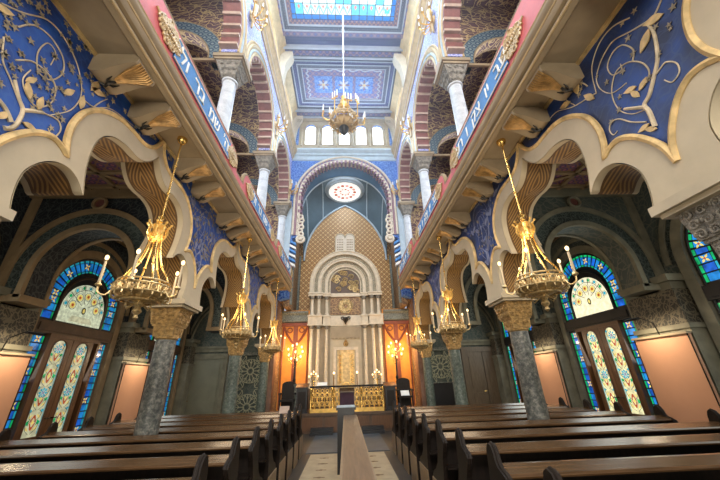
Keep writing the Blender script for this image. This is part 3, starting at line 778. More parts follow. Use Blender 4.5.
for s, SD in ((-1, 'left'), (1, 'right')):
    fn = lambda p, q, d, s=s: (s*(XU0 + d), p, q)
    m = MB(); hw = 1.40
    y0, y1 = COLY[0] - BAY, 12.6
    ol = [(y0, 12.1), (y0, 8.95)]
    arcs = []
    for i, c in enumerate(BAYC):
        p = [(c - hw, 8.95)] + arc(c, ZS, hw, PI, 0, 28) + [(c + hw, 8.95)]
        arcs.append(p); ol += p
    ol += [(y1, 8.95), (y1, 12.1)]
    m.prism([ol], fn, 0, XU1-XU0, 0)
    uw = struct(m.build('wall_gallery_' + SD, 'mosaic', smooth=False))
    mv = MB(); mg = MB(); mc = MB(); mb = MB()
    for c in BAYC:
        nv = 30
        for i in range(nv):
            W_ = (PI+.6)/(nv/2); b0 = -.30 + W_*(i//2); a0, a1 = (b0, b0 + W_*.2) if i % 2 == 0 else (b0 + W_*.2, b0 + W_)
            r0, r1 = (hw - .08, hw + .01) if i % 2 else (hw - .15, hw + .01)
            q = []
            for a, r in ((a0, r0), (a1, r0), (a1, r1), (a0, r1)): q.append((c + r*math.cos(a), max(8.96, ZS + r*math.sin(a))))
            if a0 < 0 or a1 > PI: q = [(c + math.copysign(r, math.cos((a0+a1)/2)), max(8.96, ZS + hw*math.sin(a))) for a, r in ((a0, r0), (a1, r0), (a1, r1), (a0, r1))]
            if abs(q[0][1] - q[1][1]) + abs(q[0][0] - q[1][0]) < .01: continue
            mv.prism([q], fn, -.03, XU1-XU0+.03, i % 2)
        for r, w, mm, d in ((hw+.02, .035, mg, -.03), (hw+.13, .035, mb, -.03), (hw+.25, .045, mc, -.03), (hw+.345, .035, mg, -.02)):
            pts = [(c + r, 8.95)] + arc(c, ZS, r, 0, PI, 30) + [(c - r, 8.95)]
            mm.tube([fn(p, q, d) for p, q in pts], w, 6)
            mm.tube([fn(p, q, XU1-XU0-d) for p, q in pts], w, 6)
        mc.prism([ringpoly(c, ZS, hw+.02, hw+.33, 8.95)], fn, -.022, .01)
    mv.build('voussoirs', ['voupink', 'voured'], uw, smooth=False); mg.build('gilt_archivolt', 'creamgold', uw)
    mb.build('blue_archivolt', 'paleblue', uw); mc.build('cream_archivolt', 'creamgold', uw)
    # main cornice, clerestory and cove up to the ceiling
    m = MB(); pr = [(0, 12.1), (-.10, 11.72), (-.10, 11.8), (-.16, 11.84), (-.16, 11.92), (-.24, 12.0), (-.28, 12.08), (-.28, 12.16), (-.20, 12.2), (-.20, 12.3), (-.08, 12.34), (0.35, 12.34), (.35, 11.7), (0, 11.7)]
    pr = [(.35, 11.68), (-.03, 11.68), (-.06, 11.76), (-.10, 11.8), (-.10, 11.88), (-.16, 11.94), (-.20, 12.02), (-.24, 12.06), (-.24, 12.14), (-.18, 12.18), (-.16, 12.28), (-.05, 12.34), (.35, 12.34)]
    m.prism([pr], lambda p, q, d, s=s: (s*(XU0 + p), d, q), y0, 12.58); m.build('main_cornice', 'creamgold', uw)
    m = MB()
    for d, z in ((-.255, 12.1), (-.11, 11.84), (-.04, 11.7)): m.tube([(s*(XU0+d), y0, z), (s*(XU0+d), 12.58, z)], .022, 6)
    m.build('cornice_bead', 'cream', uw)
    m = MB()
    hol = []
    for c in BAYC: hol.append([(c-1.2, 12.75), (c+1.2, 12.75)] + arc(c, 13.2, 1.2, 0, PI, 18, .72))
    m.prism([[(y0, 12.3), (y1, 12.3), (y1, ZC), (y0, ZC)]] + [h[::-1] for h in hol], lambda p, q, d, s=s: (s*(XU0 + .05 + d), p, q), 0, .3, 0)
    cw = struct(m.build('wall_clerestory_' + SD, 'creamgold', smooth=False))
    m = MB()
    for h in hol: m.tube([(s*(XU0+.04), p, q) for p, q in h], .05, 6, 0, True)
    m.prism([[(XU0-.20, ZC), (XU0-.20, ZC-.08), (XU0-.10, ZC-.2), (XU0, ZC-.32), (XU0+.06, ZC-.5), (XU0+.1, ZC)]], lambda p, q, d, s=s: (s*p, d, q), y0, 12.58)
    m.build('cove_moulding', 'creamgold', cw)
    m = MB()
    for h in hol: m.prism([h], lambda p, q, d, s=s: (s*(XU0 + .2 + d), p, q), 0, .05)
    m.build('clerestory_glazing', 'daywin', cw, smooth=False)
    m = MB()
    for y in COLY:
        m.prism([[(XU0+.08, 12.4), (XU0-.10, 12.5), (XU0-.14, 13.2), (XU0-.20, 13.7), (XU0-.42, 14.2), (XU0-.46, ZC), (XU0+.08, ZC)]], lambda p, q, d, s=s: (s*p, d, q), y-.2, min(y+.2, 12.58))
    m.build('beam_console', 'cream', cw)
    # gallery shell
    m = MB(); m.box((min(s*XO, s*6.3), YB, ZG), (max(s*XO, s*6.3), 12.8, 12.1)); go = struct(m.build('wall_gallery_outer_' + SD, 'gal', smooth=False))
    m = MB(); m.box((min(s*2.75, s*6.3), 12.8, 5.05), (max(s*2.75, s*6.3), 13.0, 12.1)); struct(m.build('wall_gallery_end_' + SD, 'gal', smooth=False))
    m = MB()
    for c in BAYC:
        f2 = lambda p, q, d, s=s: (s*(XO - d), p, q)
        m.prism([ringpoly(c, 8.9, 1.15, 1.45, 8.9)], f2, .03, -.01)
    m.build('painted_arch', 'galblue', go)
    m = MB(); m.box((min(s*XU1, s*6.3), YB, 11.6), (max(s*XU1, s*6.3), 12.8, 11.8)); gc = struct(m.build('ceiling_gallery_' + SD, 'gal', smooth=False))
    for i, y in enumerate(COLY):
        fx = lambda p, q, d, s=s, y=y: (s*p, y + d, q)
        a = arc(4.48, 9.0, 1.08, 0, PI, 26)
        y_ = y
        poly = [(3.02, 11.6), (XO, 11.6), (XO, ZG), (5.56, ZG), (5.56, 9.0)] + a[1:-1] + [(3.40, 9.0), (3.02, 9.0)]
        m = MB(); m.prism([poly], fx, -.14, .14); gt = struct(m.build('wall_gallery_cross_%s_%s' % (SD, ['near', 'middle', 'far', 'end'][i]), 'gal', smooth=False))
        m = MB(); m.prism([ringpoly(4.48, 9.0, 1.10, 1.42, 9.0)], fx, -.17, .17); m.build('painted_arch', 'galblue', gt)
        m = MB()
        for r in (1.08, 1.44):
            for d in (-.16, .16): m.tube([fx(p, q, d) for p, q in [(4.48 + r, 9.0)] + arc(4.48, 9.0, r, 0, PI, 26) + [(4.48 - r, 9.0)]], .025, 5)
        m.box((min(s*3.1, s*XO), y-.18, 8.9), (max(s*3.1, s*XO), y-.12, 8.98)); m.build('arch_moulding', 'tan', gt)

# ------------------------------------------------------------------ nave ceiling with skylight
SKX, SKY0, SKY1 = 2.02, 5.75, 7.66
m = MB(); m.prism([[(-2.75, COLY[0]-BAY), (2.75, COLY[0]-BAY), (2.75, 12.6), (-2.75, 12.6)], [(-SKX, SKY0-2.2), (-SKX, SKY1), (SKX, SKY1), (SKX, SKY0-2.2)]], lambda p, q, d: (p, q, ZC + d), 0, .2)
ce = struct(m.build('ceiling', 'ceilb', smooth=False))
def rectring(m, x0, y0, x1, y1, w, z, h, mi=0):
    for lo, hi in (((x0, y0, z-h), (x1, y0+w, z)), ((x0, y1-w, z-h), (x1, y1, z)), ((x0, y0+w, z-h), (x0+w, y1-w, z)), ((x1-w, y0+w, z-h), (x1, y1-w, z))): m.box(lo, hi, mi)
mats = ['ceild', 'ceilr', 'wave', 'ceilv', 'skyblue', 'creamgold', 'ceilb', 'chblue']
m = MB()
# stepped frame round the skylight
for k, (w, h, mi) in enumerate(((.14, .04, 1), (.05, .09, 2), (.16, .06, 0), (.04, .11, 2), (.18, .13, 3))):
    o = sum((.14, .05, .16, .04, .18)[:k])
    rectring(m, -SKX-o-w+.0, SKY0-2.2-o-w, SKX+o+w, SKY1+o+w, w, ZC, h, mi)
m.build('skylight_surround', mats, ce, smooth=False)
m = MB()
for i, y in enumerate((5.5-2.4, 9.05, 12.42)):
    m.box((-2.75, y-.34, ZC-.16), (2.75, y+.06, ZC), 0)
    for q in (-.36, .06): m.box((-2.75, y+q-.035, ZC-.22), (2.75, y+q+.035, ZC), 2)
    m.box((-2.7, y-.24, ZC-.17), (2.7, y-.04, ZC-.15), 3)
m.build('ceiling_beam', mats, ce, smooth=False)
m = MB(); y0, y1 = 9.16, 12.0
for k, (w, h, mi) in enumerate(((.14, .08, 0), (.04, .12, 2), (.17, .05, 6), (.035, .08, 2), (.16, .045, 0), (.03, .06, 2))):
    o = sum((.14, .04, .17, .035, .16, .03)[:k]); rectring(m, -2.48+o, y0+o, 2.48-o, y1-o, w, ZC, h, mi)
m.box((-1.86, y0+.6, ZC-.03), (1.86, y1-.6, ZC), 3)
pts = []
for i in range(120):        # scalloped pale line
    t = i/120*4
    hx, hy = 1.70, .78
    if t < 1: p = (-hx + 2*hx*t, -hy)
    elif t < 2: p = (hx, -hy + 2*hy*(t-1))
    elif t < 3: p = (hx - 2*hx*(t-2), hy)
    else: p = (-hx, hy - 2*hy*(t-3))
    w = .06*math.sin(i*2*PI/5); d = Vector(p).normalized()
    pts.append((p[0]+d.x*w, (y0+y1)/2 + p[1]+d.y*w, ZC-.035))
m.tube(pts, .03, 4, 2, True)
for x in (-.98, 0, .98):
    m.box((x-.42, (y0+y1)/2-.46, ZC-.045), (x+.42, (y0+y1)/2+.46, ZC), 7)
    for k in range(8):
        a = PI/4*k; c, s_ = math.cos(a), math.sin(a); cy = (y0+y1)/2
        m.quad([(x+.32*(p*c-q*s_), cy+.34*(p*s_+q*c), ZC-.05) for p, q in ((.1, 0), (.55, .2), (1, 0), (.55, -.2))], 2 if k % 2 else 1)
    m.lathe([(.09, -.055), (.09, -.04)], 10, 5, (x, (y0+y1)/2, ZC))
m.build('painted_coffer', mats, ce, smooth=False)
# skylight glass
m = MB(); rnd = random.Random(5); ny, nx = 11, 14; ylo = SKY0 - 2.2
XL = [-SKX, -SKX+.16] + [-SKX+.16 + (2*SKX-.32)*i/12 for i in range(1, 12)] + [SKX-.16, SKX]
YL = [ylo] + [ylo + (SKY1-.18-ylo)*i/10 for i in range(1, 10)] + [SKY1-.18, SKY1]
m.box((-SKX, ylo, ZC+.06), (SKX, SKY1, ZC+.09), 0)
for i in range(nx):
    for j in range(ny):
        xa, xb, ya, yb = XL[i], XL[i+1], YL[j], YL[j+1]
        e = i in (0, nx-1) or j in (0, ny-1)
        mi = 3 if e else (2 if rnd.random() < .75 else 1)
        m.quad([(xa+.012, ya+.012, ZC+.05), (xb-.012, ya+.012, ZC+.05), (xb-.012, yb-.012, ZC+.05), (xa+.012, yb-.012, ZC+.05)], mi)
        if j == ny-2 and not e:
            xm = (xa+xb)/2
            m.quad([(xa+.02, ya+.03, ZC+.047), (xm, yb-.05, ZC+.047), (xb-.02, ya+.03, ZC+.047), (xb-.02, ya+.15, ZC+.047), (xm, yb-.005, ZC+.047), (xa+.02, ya+.15, ZC+.047)][::1], 1)
            m.quad([(xm-.06, ya+.1, ZC+.044), (xm, ya+.2, ZC+.044), (xm+.06, ya+.1, ZC+.044), (xm, ya+.02, ZC+.044)], 5)
        if (i in (1, nx-2)) and not e and j % 2: m.quad([(xa+.1, ya+.05, ZC+.046), (xb-.1, ya+.05, ZC+.046), (xb-.05, yb-.1, ZC+.046), (xa+.05, yb-.1, ZC+.046)], 4)
sk = struct(m.build('window_skylight', ['lead', 'skyglass', 'skywhite', 'skyblue', 'skyteal', 'skyred'], smooth=False))

# ------------------------------------------------------------------ chancel wall
YC = 12.6
fc = lambda p, q, d: (p, YC + d, q)
AR, AZ = 2.10, 9.45
hole = [(-2.74, .0), (-2.74, 4.6), (-2.36, 4.7), (-2.36, 7.35), (-2.12, 7.45), (-2.12, AZ)] + arc(0, AZ, 2.12, PI, 0, 36)[1:-1] + [(2.12, AZ), (2.12, 7.45), (2.36, 7.35), (2.36, 4.7), (2.74, 4.6), (2.74, .0)]
wh = []
for i in range(5):
    c = -1.76 + .88*i; wh.append([(c-.30, 12.62), (c+.30, 12.62), (c+.30, 13.75)] + arc(c, 13.75, .30, 0, PI, 12)[1:-1] + [(c-.30, 13.75)])
m = MB(); m.prism([[(-3.05, 0)] + hole + [(3.05, 0), (3.05, 5.0), (2.75, 5.0), (2.75, ZC), (-2.75, ZC), (-2.75, 5.0), (-3.05, 5.0)]] + [h[::-1] for h in wh], fc, 0, .3)
wc = struct(m.build('wall_chancel', 'chblue', smooth=False))
m = MB()
pr = [(0, 11.62), (-.05, 11.66), (-.05, 11.86), (-.12, 11.92), (-.12, 12.0), (-.22, 12.1), (-.26, 12.14), (-.26, 12.22), (-.18, 12.28), (0, 12.32)]
m.prism([pr], lambda p, q, d: (d, YC + p, q), -2.7, 2.7); m.build('cornice', 'paleblue', wc)
m = MB()
for i, h in enumerate(wh): m.tube([fc(p, q, -.02) for p, q in h], .045, 6, 0, True)
for i in range(6):
    x = -2.2 + .88*i; m.lathe([(.075, 12.5), (.06, 12.6), (.06, 13.6), (.09, 13.7)], 10, 0, (x, YC-.05, 0))
m.prism([[(-2.5, 14.18), (2.5, 14.18), (2.5, 14.42), (-2.5, 14.42)]], fc, -.08, 0); m.prism([[(-2.45, 12.34), (2.45, 12.34), (2.45, 12.56), (-2.45, 12.56)]], fc, -.08, 0)
m.prism([[(-2.35, 12.5), (2.35, 12.5), (2.35, 14.2), (-2.35, 14.2)]] + [h[::-1] for h in wh], fc, -.035, .0)
m.build('window_frame', 'taupe', wc)
for i, h in enumerate(wh):
    m = MB(); m.prism([h], fc, .16, .2); struct(m.build('window_%d' % (9+i), 'daywin', smooth=False))
m = MB()
nv = 64
for i in range(nv):
    a0 = PI*i/nv; a1 = PI*(i+1)/nv; r0 = AR - (.11 if i % 2 else .02); r1 = AR + .08
    m.prism([[(r*math.cos(a), AZ + r*math.sin(a)) for a, r in ((a0, r0), (a1, r0), (a1, r1), (a0, r1))]], fc, -.06, .34, i % 2)
for sg in (-1, 1):
    for k in range(12):
        z0 = 7.5 + (AZ-7.5)*k/12; z1 = 7.5 + (AZ-7.5)*(k+1)/12; r0 = AR - (.11 if k % 2 else .02)
        m.prism([[(sg*p, q) for p, q in ((r0, z0), (AR+.08, z0), (AR+.08, z1), (r0, z1))]], fc, -.06, .34, k % 2)
m.prism([ringpoly(0, AZ, AR + .08, AR + .24, 7.5)], fc, -.04, .0, 2)
m.build('voussoirs', ['cream', 'ceilr', 'ceilr'], wc, smooth=False)
m = MB()
for r, w in ((AR+.26, .055), (AR+.09, .02)): m.tube([fc(p, q, -.05) for p, q in [(r, 7.5)] + arc(0, AZ, r, 0, PI, 40) + [(-r, 7.5)]], w, 6)
for sg in (-1, 1):
    for k in range(7): m.torus((sg*(2.02 - .05*(k % 2)), YC-.08, 7.36 + .17*k), .10, .045, 0, 12, 6, 'y')
    m.torus((sg*1.98, YC-.08, 7.28), .16, .06, 0, 14, 6, 'y'); m.sph((sg*1.98, YC-.1, 7.28), .09)
m.build('gilt_scroll', 'cream', wc)
m = MB()
for sg in (-1, 1):
    for k in range(6):
        m.prism([[(sg*2.16, 7.1-.2*k), (sg*(2.44), 7.25-.2*k), (sg*2.44, 7.15-.2*k), (sg*2.16, 7.0-.2*k)]], fc, -.10, .1, k % 2)
m.build('zigzag_band', ['skyblue_p' if 'skyblue_p' in MT else 'pblue', 'white'], wc, smooth=False)
m = MB()
for sg in (-1, 1):
    m.box((min(sg*2.72, sg*3.06), YC-.06, 0), (max(sg*2.72, sg*3.06), YC+.32, 4.58))
m.build('pilaster', 'rose', wc, smooth=False)
m = MB()
for sg in (-1, 1): m.box((min(sg*2.42, sg*2.7), YC-.14, 5.2), (max(sg*2.42, sg*2.7), YC, 8.9))
m.build('upper_pilaster', 'paleblue', wc, smooth=False)

# ------------------------------------------------------------------ apse
YA = 15.0
m = MB()
pa = [(-2.36, 0), (2.36, 0), (2.36, 7.4)]
def pointed(hw, z0, za, n=14):
    r = (hw*hw + (za-z0)**2) / (2*hw)
    e = math.asin(min(1, (za-z0)/r)); R = arc(hw - r, z0, r, 0, e, n); L = [(-x, z) for x, z in R[::-1]]
    return R + L[1:]
PT = pointed(2.15, 7.2, 10.45)
m.prism([[(-2.5, 0), (2.5, 0), (2.5, 11.6), (-2.5, 11.6)]], lambda p, q, d: (p, YA + d, q), 0, .3); wa = struct(m.build('wall_apse', 'diap', smooth=False))
for sg, SD in ((-1, 'left'), (1, 'right')):
    m = MB(); m.box((min(sg*2.36, sg*2.6), YC+.3, 4.4), (max(sg*2.36, sg*2.6), YA, 9.5)); m.box((min(sg*2.74, sg*2.9), YC+.31, 0), (max(sg*2.74, sg*2.9), 13.95, 4.6)); m.box((min(sg*2.6, sg*2.9), YC+.31, 4.6), (max(sg*2.6, sg*2.9), 13.95, 4.8)); ws = struct(m.build('wall_apse_' + SD, 'brownside', smooth=False))
    m = MB(); m.tube([(sg*2.33, YA-.06, 4.5), (sg*2.33, YA-.06, 7.4)], .08, 8); m.tube([(sg*2.33, YC+.42, 4.5), (sg*2.33, YC+.42, 9.2)], .07, 8); m.build('shaft', 'greygreen', ws)
# vault: from the chancel arch, over a rib, to the pointed wall arch
def semi(r, cz, n=28, zl=7.4): return arc(0, cz, r, 0, PI, n)
S1 = [(YC+.25, p, q) for p, q in semi(2.2, 9.45)]; S2 = [(13.6, p, q) for p, q in semi(2.2, 9.2)]
S3 = [(YA-.02, p, q) for p, q in PT]; n1 = len(S1)
def resample(P, n):
    L = [0]
    for a, b in zip(P, P[1:]): L.append(L[-1] + math.dist(a, b))
    out = []
    for i in range(n):
        t = L[-1]*i/(n-1); j = max(k for k in range(len(L)) if L[k] <= t + 1e-9); j = min(j, len(P)-2)
        f = (t-L[j])/max(1e-9, L[j+1]-L[j]); out.append(tuple(a+(b-a)*f for a, b in zip(P[j], P[j+1])))
    return out
S3 = resample(S3, n1)
m = MB()
m.add([(p, y, q) for y, p, q in S1 + S2], [(i, i+1, n1+i+1, n1+i) for i in range(n1-1)], 0)
steps = 6; rows = [[tuple(a+(b-a)*k/steps for a, b in zip(u, v)) for u, v in zip(S2, S3)] for k in range(steps+1)]
vs = [(p, y, q + .45*math.sin(PI*k/steps)) for k, r in enumerate(rows) for y, p, q in r]
m.add(vs, [(k*n1+i, k*n1+i+1, (k+1)*n1+i+1, (k+1)*n1+i) for k in range(steps) for i in range(n1-1)], 1)
va = struct(m.build('ceiling_apse', ['vault', 'vaultlow']))
m = MB()
for S, w in ((S2, .035), (S3, .05)): m.tube([(p*.985, y-.02, q*.997) for y, p, q in S], w, 6)
for i in (4, 9, n1-10, n1-5): m.tube([Vector(vs[k*n1+i])*1 + Vector((0, 0, -.02)) for k in range(steps+1)], .03, 5)
m.tube([(p*.98, y, q*.995) for y, p, q in [(YC+.7, a, b) for a, b in semi(2.2, 9.45)]], .02, 5)
m.build('vault_rib', 'paleblue', va)
# oculus
m = MB(); Mo = Matrix.Translation((0, 14.0, 10.68)) @ Matrix.Rotation(math.radians(-5), 4, 'X')
m.lathe([(.86, .0), (.86, .05)], 36, 0, (0, 0, 0), Mo)
for k in range(14):
    a = 2*PI*k/14; q = [Mo @ Vector(((.52 + .09*math.cos(PI*j/4))*math.cos(a) - .09*math.sin(PI*j/4)*math.sin(a), (.52 + .09*math.cos(PI*j/4))*math.sin(a) + .09*math.sin(PI*j/4)*math.cos(a), -.006)) for j in range(8)]
    m.quad(q, 1 if k % 2 else 2)
for k in range(9):
    a = 2*PI*k/9; m.quad([Mo @ Vector((.24*math.cos(a) + .06*math.cos(PI*j/3), .24*math.sin(a) + .06*math.sin(PI*j/3), -.006)) for j in range(6)], 2 if k % 2 else 1)
oc = struct(m.build('window_14', ['ocwhite', 'skyred', 'gredR'], smooth=False))
m = MB(); m.tube([Mo @ Vector((.90*math.cos(2*PI*i/40), .90*math.sin(2*PI*i/40), 0)) for i in range(40)], .06, 8, 0, True); m.tube([Mo @ Vector((.97*math.cos(2*PI*i/40), .97*math.sin(2*PI*i/40), .1)) for i in range(40)], .09, 8, 0, True); m.build('window_frame', 'paleblue', oc)
# flanking orange walls with painted struts, cornice above
for sg, SD in ((-1, 'left'), (1, 'right')):
    m = MB(); y = 13.75; x0, x1 = 1.5, 2.36
    m.box((min(sg*1.58, sg*2.74), y, 0), (max(sg*1.58, sg*2.74), y+.2, 4.4)); wf = struct(m.build('wall_flank_' + SD, 'orange', smooth=False))
    f = lambda p, q, d: (sg*p, y + d, q)
    m = MB()
    m.prism([[(1.64, 3.72), (2.74, 3.72), (2.74, 3.86), (1.64, 3.86)]], f, -.08, 0)
    m.prism([[(2.05, .6), (2.23, .6), (2.23, 3.72), (2.05, 3.72)]], f, -.06, 0)
    for q in (-1, 1):
        m.tube([f(2.14 + q*.02, 2.95, -.05), f(2.14 + q*.2, 3.15, -.05), f(2.14 + q*.36, 3.4, -.05), f(2.14 + q*.50, 3.7, -.05)], .05, 6)
        m.tube([f(2.14 + q*.52, .6, -.04), f(2.14 + q*.52, 3.7, -.04)], .035, 6)
    for i in range(2): m.torus((sg*(2.14 + (i-.5)*.5), y-.04, 3.56), .10, .025, 0, 14, 5, 'y')
    m.build('painted_strut', 'redbr', wf)
    m = MB(); m.prism([[(0, 3.86), (-.10, 3.92), (-.10, 4.18), (-.18, 4.26), (-.18, 4.34), (.25, 4.42), (.25, 3.86)]], lambda p, q, d: (sg*d, y + p, q), 1.64, 2.74); m.build('cornice', 'greygreen', wf)

# ------------------------------------------------------------------ bema
m = MB(); m.box((-2.7, 11.86, 0), (2.7, 13.74, .56)); m.box((-2.7, 11.82, .50), (2.7, 11.9, .58)); m.box((-1.56, 13.7, 0), (1.56, 15, .555))
be = m.build('bema_platform', 'ember', smooth=False); tag(be, 'raised dark wooden platform in front of the ark', 'platform')
m = MB()
for x in (-1.9, -1.15, -.4, .4, 1.15, 1.9): m.box((x-.33, 11.83, .08), (x+.33, 11.87, .46))
m.build('front_panel', 'doorwood', be, smooth=False)
for sg, nm in ((-1, 'left'), (1, 'right')):
    st = MB(); x = sg*.82; st.box((x-.36, 11.34, .0), (x+.36, 11.8, .09)); st.box((x-.36, 11.6, .09), (x+.36, 11.8, .18))
    o = st.build('step_stool', 'black', smooth=False); tag(o, 'low black step block in front of the platform, %s of the divider' % nm, 'step')
bl = thing('balustrade', 'gilded openwork balustrade with dark top rail before the ark', 'balustrade', (0, 12.0, .58))
m = MB(); m.box((-1.28, -.06, .76), (1.28, .06, .82)); m.build('top_rail', 'wooddark', bl, smooth=False)
m = MB(); m.box((-1.26, -.05, 0), (1.26, .05, .12)); m.build('plinth', 'gold', bl, smooth=False)
m = MB()
for k in range(15):
    x = -1.19 + .17*k
    if abs(x) < .19:
        if len(m.v): m.build('openwork_panel', 'gold', bl); m = MB()
        continue
    m.torus((x, 0, .27), .07, .014, 0, 14, 5, 'y'); m.torus((x, 0, .52), .075, .014, 0, 14, 5, 'y'); m.torus((x, 0, .66), .05, .012, 0, 12, 5, 'y')
    for q in (-1, 1): m.tube([(x + q*.085, 0, .12), (x + q*.03, 0, .27), (x - q*.03, 0, .4), (x + q*.085, 0, .62)], .012, 5)
    m.tube([(x + .085, 0, .12), (x + .085, 0, .76)], .016, 6); m.sph((x, 0, .40), .03)
m.build('openwork_panel', 'gold', bl)
for x in (-1.24, -.5, .5, 1.24):
    m = MB(); m.lathe([(.05, 0), (.05, .1), (.035, .15), (.045, .4), (.035, .65), (.055, .74), (.05, .76)], 12, 0, (x, 0, 0)); m.build('post', 'brass', bl)
rd = thing('reading_desk', 'small dark reading desk with purple cloth at the middle of the balustrade', 'desk', (0, 11.88, .58))
m = MB(); m.box((-.22, -.04, 0), (.22, .04, .60)); m.build('body', 'wooddark', rd, smooth=False)
m = MB(); m.prism([[(-.12, .60), (.12, .70), (.12, .73), (-.12, .63)]], lambda p, q, d: (d, p, q), -.25, .25); m.build('desk_top', 'wood', rd, smooth=False)
m = MB(); m.box((-.24, -.065, .22), (.24, -.045, .60)); m.build('cloth', 'velvet', rd, smooth=False)
# papers
def sheet(name, lab, cat, loc, w, d, rot, mat='paper'):
    m = MB(Matrix()); m.box((-w/2, -d/2, -.008), (w/2, d/2, .008), 0, Matrix.Rotation(rot, 4, 'X')); m.box((-.003, -d/2, .008), (.003, d/2, .012), 0, Matrix.Rotation(rot, 4, 'X'))
    o = m.build(name, mat, None, loc, smooth=False); tag(o, lab, cat); return o
sheet('open_book', 'white open book lying on the balustrade rail at left', 'book', (-.86, 12.0, 1.46), .34, .2, .5)

# ------------------------------------------------------------------ ark
ark = thing('torah_ark', 'tall ivory stone ark with concentric arches and two tablets', 'ark', (-.02, 13.9, .56))
def A(z): return z - .56
fa = lambda p, q, d: (p, d, A(q))
m = MB(); m.prism([[(-1.6, .56), (1.6, .56), (1.6, 5.2), (-1.6, 5.2)]], fa, .0, 1.0); m.prism([[(-1.62, 5.0), (1.62, 5.0), (1.62, 5.62)] + arc(0, 5.62, 1.62, 0, PI, 36)[1:-1] + [(-1.62, 5.62)]], fa, .02, .95); m.build('body', 'taupe', ark, smooth=False)
m = MB(); m2 = MB(); CZ = 5.62
for r0, r1, d, mm in ((1.40, 1.62, -.14, m), (1.26, 1.40, -.06, m2), (1.08, 1.26, -.10, m), (.94, 1.08, -.02, m2), (.80, .94, -.05, m), (.68, .80, .0, m2)):
    mm.prism([ringpoly(0, CZ, r0, r1, 5.16)], fa, d, .06)
for r, d in ((1.58, -.15), (1.42, -.15), (1.22, -.11), (1.10, -.11), (.92, -.06), (.70, -.02)):
    m.tube([fa(p, q, d) for p, q in [(r, 5.16)] + arc(0, CZ, r, 0, PI, 36) + [(-r, 5.16)]], .028, 6)
m.build('arch_moulding', 'ivory2', ark); m2.build('carved_arch_band', 'carveband', ark)
m = MB(); m.prism([[(-.68, 5.16), (.68, 5.16)] + arc(0, CZ, .68, 0, PI, 24)], fa, -.01, .05); tp = m.build('tympanum', 'ember', ark)
m = MB(); rnd = random.Random(9)
for i in range(26):
    x = rnd.uniform(-.58, .58); z = rnd.uniform(5.25, 6.2)
    if x*x + max(0, z-CZ)**2 > .34: continue
    scroll(m, (x, -.03, A(z)), 'y', .13, .028, 0, 1.5, rnd.choice((-1, 1)))
m.build('gilt_scrolls', 'oldbrass', tp)
# tablets
m = MB(); tb = [(-.47, 7.2), (.47, 7.2), (.47, 7.98)] + arc(.235, 7.98, .235, 0, PI, 12)[1:] + arc(-.235, 7.98, .235, 0, PI, 12)[1:-1] + [(-.47, 7.98)]
m.prism([tb], fa, .1, .24); tl = m.build('tablets', 'cream', ark)
m = MB()
for sx in (-1, 1):
    for k in range(5):
        for j in range(4): m.box((sx*.235 - .15 + .08*j, .09, A(7.35 + .13*k)), (sx*.235 - .15 + .08*j + .055, .10, A(7.35 + .13*k) + .05))
m.build('lettering', 'tan', tl, smooth=False)
m = MB(); m.tube([fa(p, q, .1) for p, q in tb], .03, 6, 0, True); m.build('tablet_edge', 'ivory', tl)
# two tiers of clustered columns
for tier, (z0, z1) in enumerate(((4.16, 5.0), (1.3, 3.72))):
    for sx in (-1, 1):
        for k, (x, d, r) in enumerate(((1.46, -.22, .075), (1.17, -.22, .075), (.83, -.10, .075))):
            m = MB(); zz0, zz1 = A(z0), A(z1); h = zz1 - zz0
            m.lathe([(r*1.5, 0), (r*1.5, .05), (r*1.1, .10), (r, .12), (r*.9, h-.16), (r*1.3, h-.15)], 14, 0, (sx*x, d, zz0))
            o = m.build('ark_column', 'marbleA' if 'marbleA' in MT else 'ivory2', ark)
            m = MB(); m.lathe([(r*1.0, h-.15), (r*1.2, h-.10), (r*1.8, h-.02), (r*1.8, h)], 8, 0, (sx*x, d, zz0)); m.build('capital', 'capdark', o)
for z0, z1, pads in ((5.0, 5.16, .04), (3.72, 4.16, .0)):
    m = MB()
    for sx in (-1, 1):
        for xa, xb, d in ((1.02, 1.62, -.32), (.68, .98, -.20)):
            m.box((min(sx*xa, sx*xb), d, A(z0)), (max(sx*xa, sx*xb), .1, A(z1))); m.box((min(sx*(xa-.02), sx*(xb+.02)), d-.04, A(z1)-.06), (max(sx*(xa-.02), sx*(xb+.02)), .1, A(z1))); m.box((min(sx*(xa-.02), sx*(xb+.02)), d-.03, A(z0)), (max(sx*(xa-.02), sx*(xb+.02)), .1, A(z0)+.05))
    m.box((-.7, -.08, A(z0)), (.7, .1, A(z1)))
    m.build('entablature', 'ivory2', ark, smooth=False)
for sx in (-1, 1):
    m = MB(); m.box((min(sx*.68, sx*1.62), -.32, A(.56)), (max(sx*.68, sx*1.62), .1, A(1.3))); m.build('base', 'ember', ark, smooth=False)
m = MB(); m.prism([[(-.68, 4.2), (.68, 4.2), (.68, 4.98), (-.68, 4.98)]], fa, -.03, .05); gp = m.build('gilt_panel', 'brownside', ark, smooth=False)
m = MB(); m.torus((0, -.04, A(4.58)), .30, .03, 0, 24, 6, 'y'); m.torus((0, -.04, A(4.58)), .12, .03, 0, 16, 6, 'y')
for k in range(10):
    a = 2*PI*k/10; m.tube([(.12*math.cos(a), -.04, A(4.58)+.12*math.sin(a)), (.3*math.cos(a), -.05, A(4.58)+.3*math.sin(a))], .022, 5); scroll(m, (.21*math.cos(a+.3), -.05, A(4.58)+.21*math.sin(a+.3)), 'y', .055, .016)
m.build('gilt_rosette', 'oldbrass', gp)
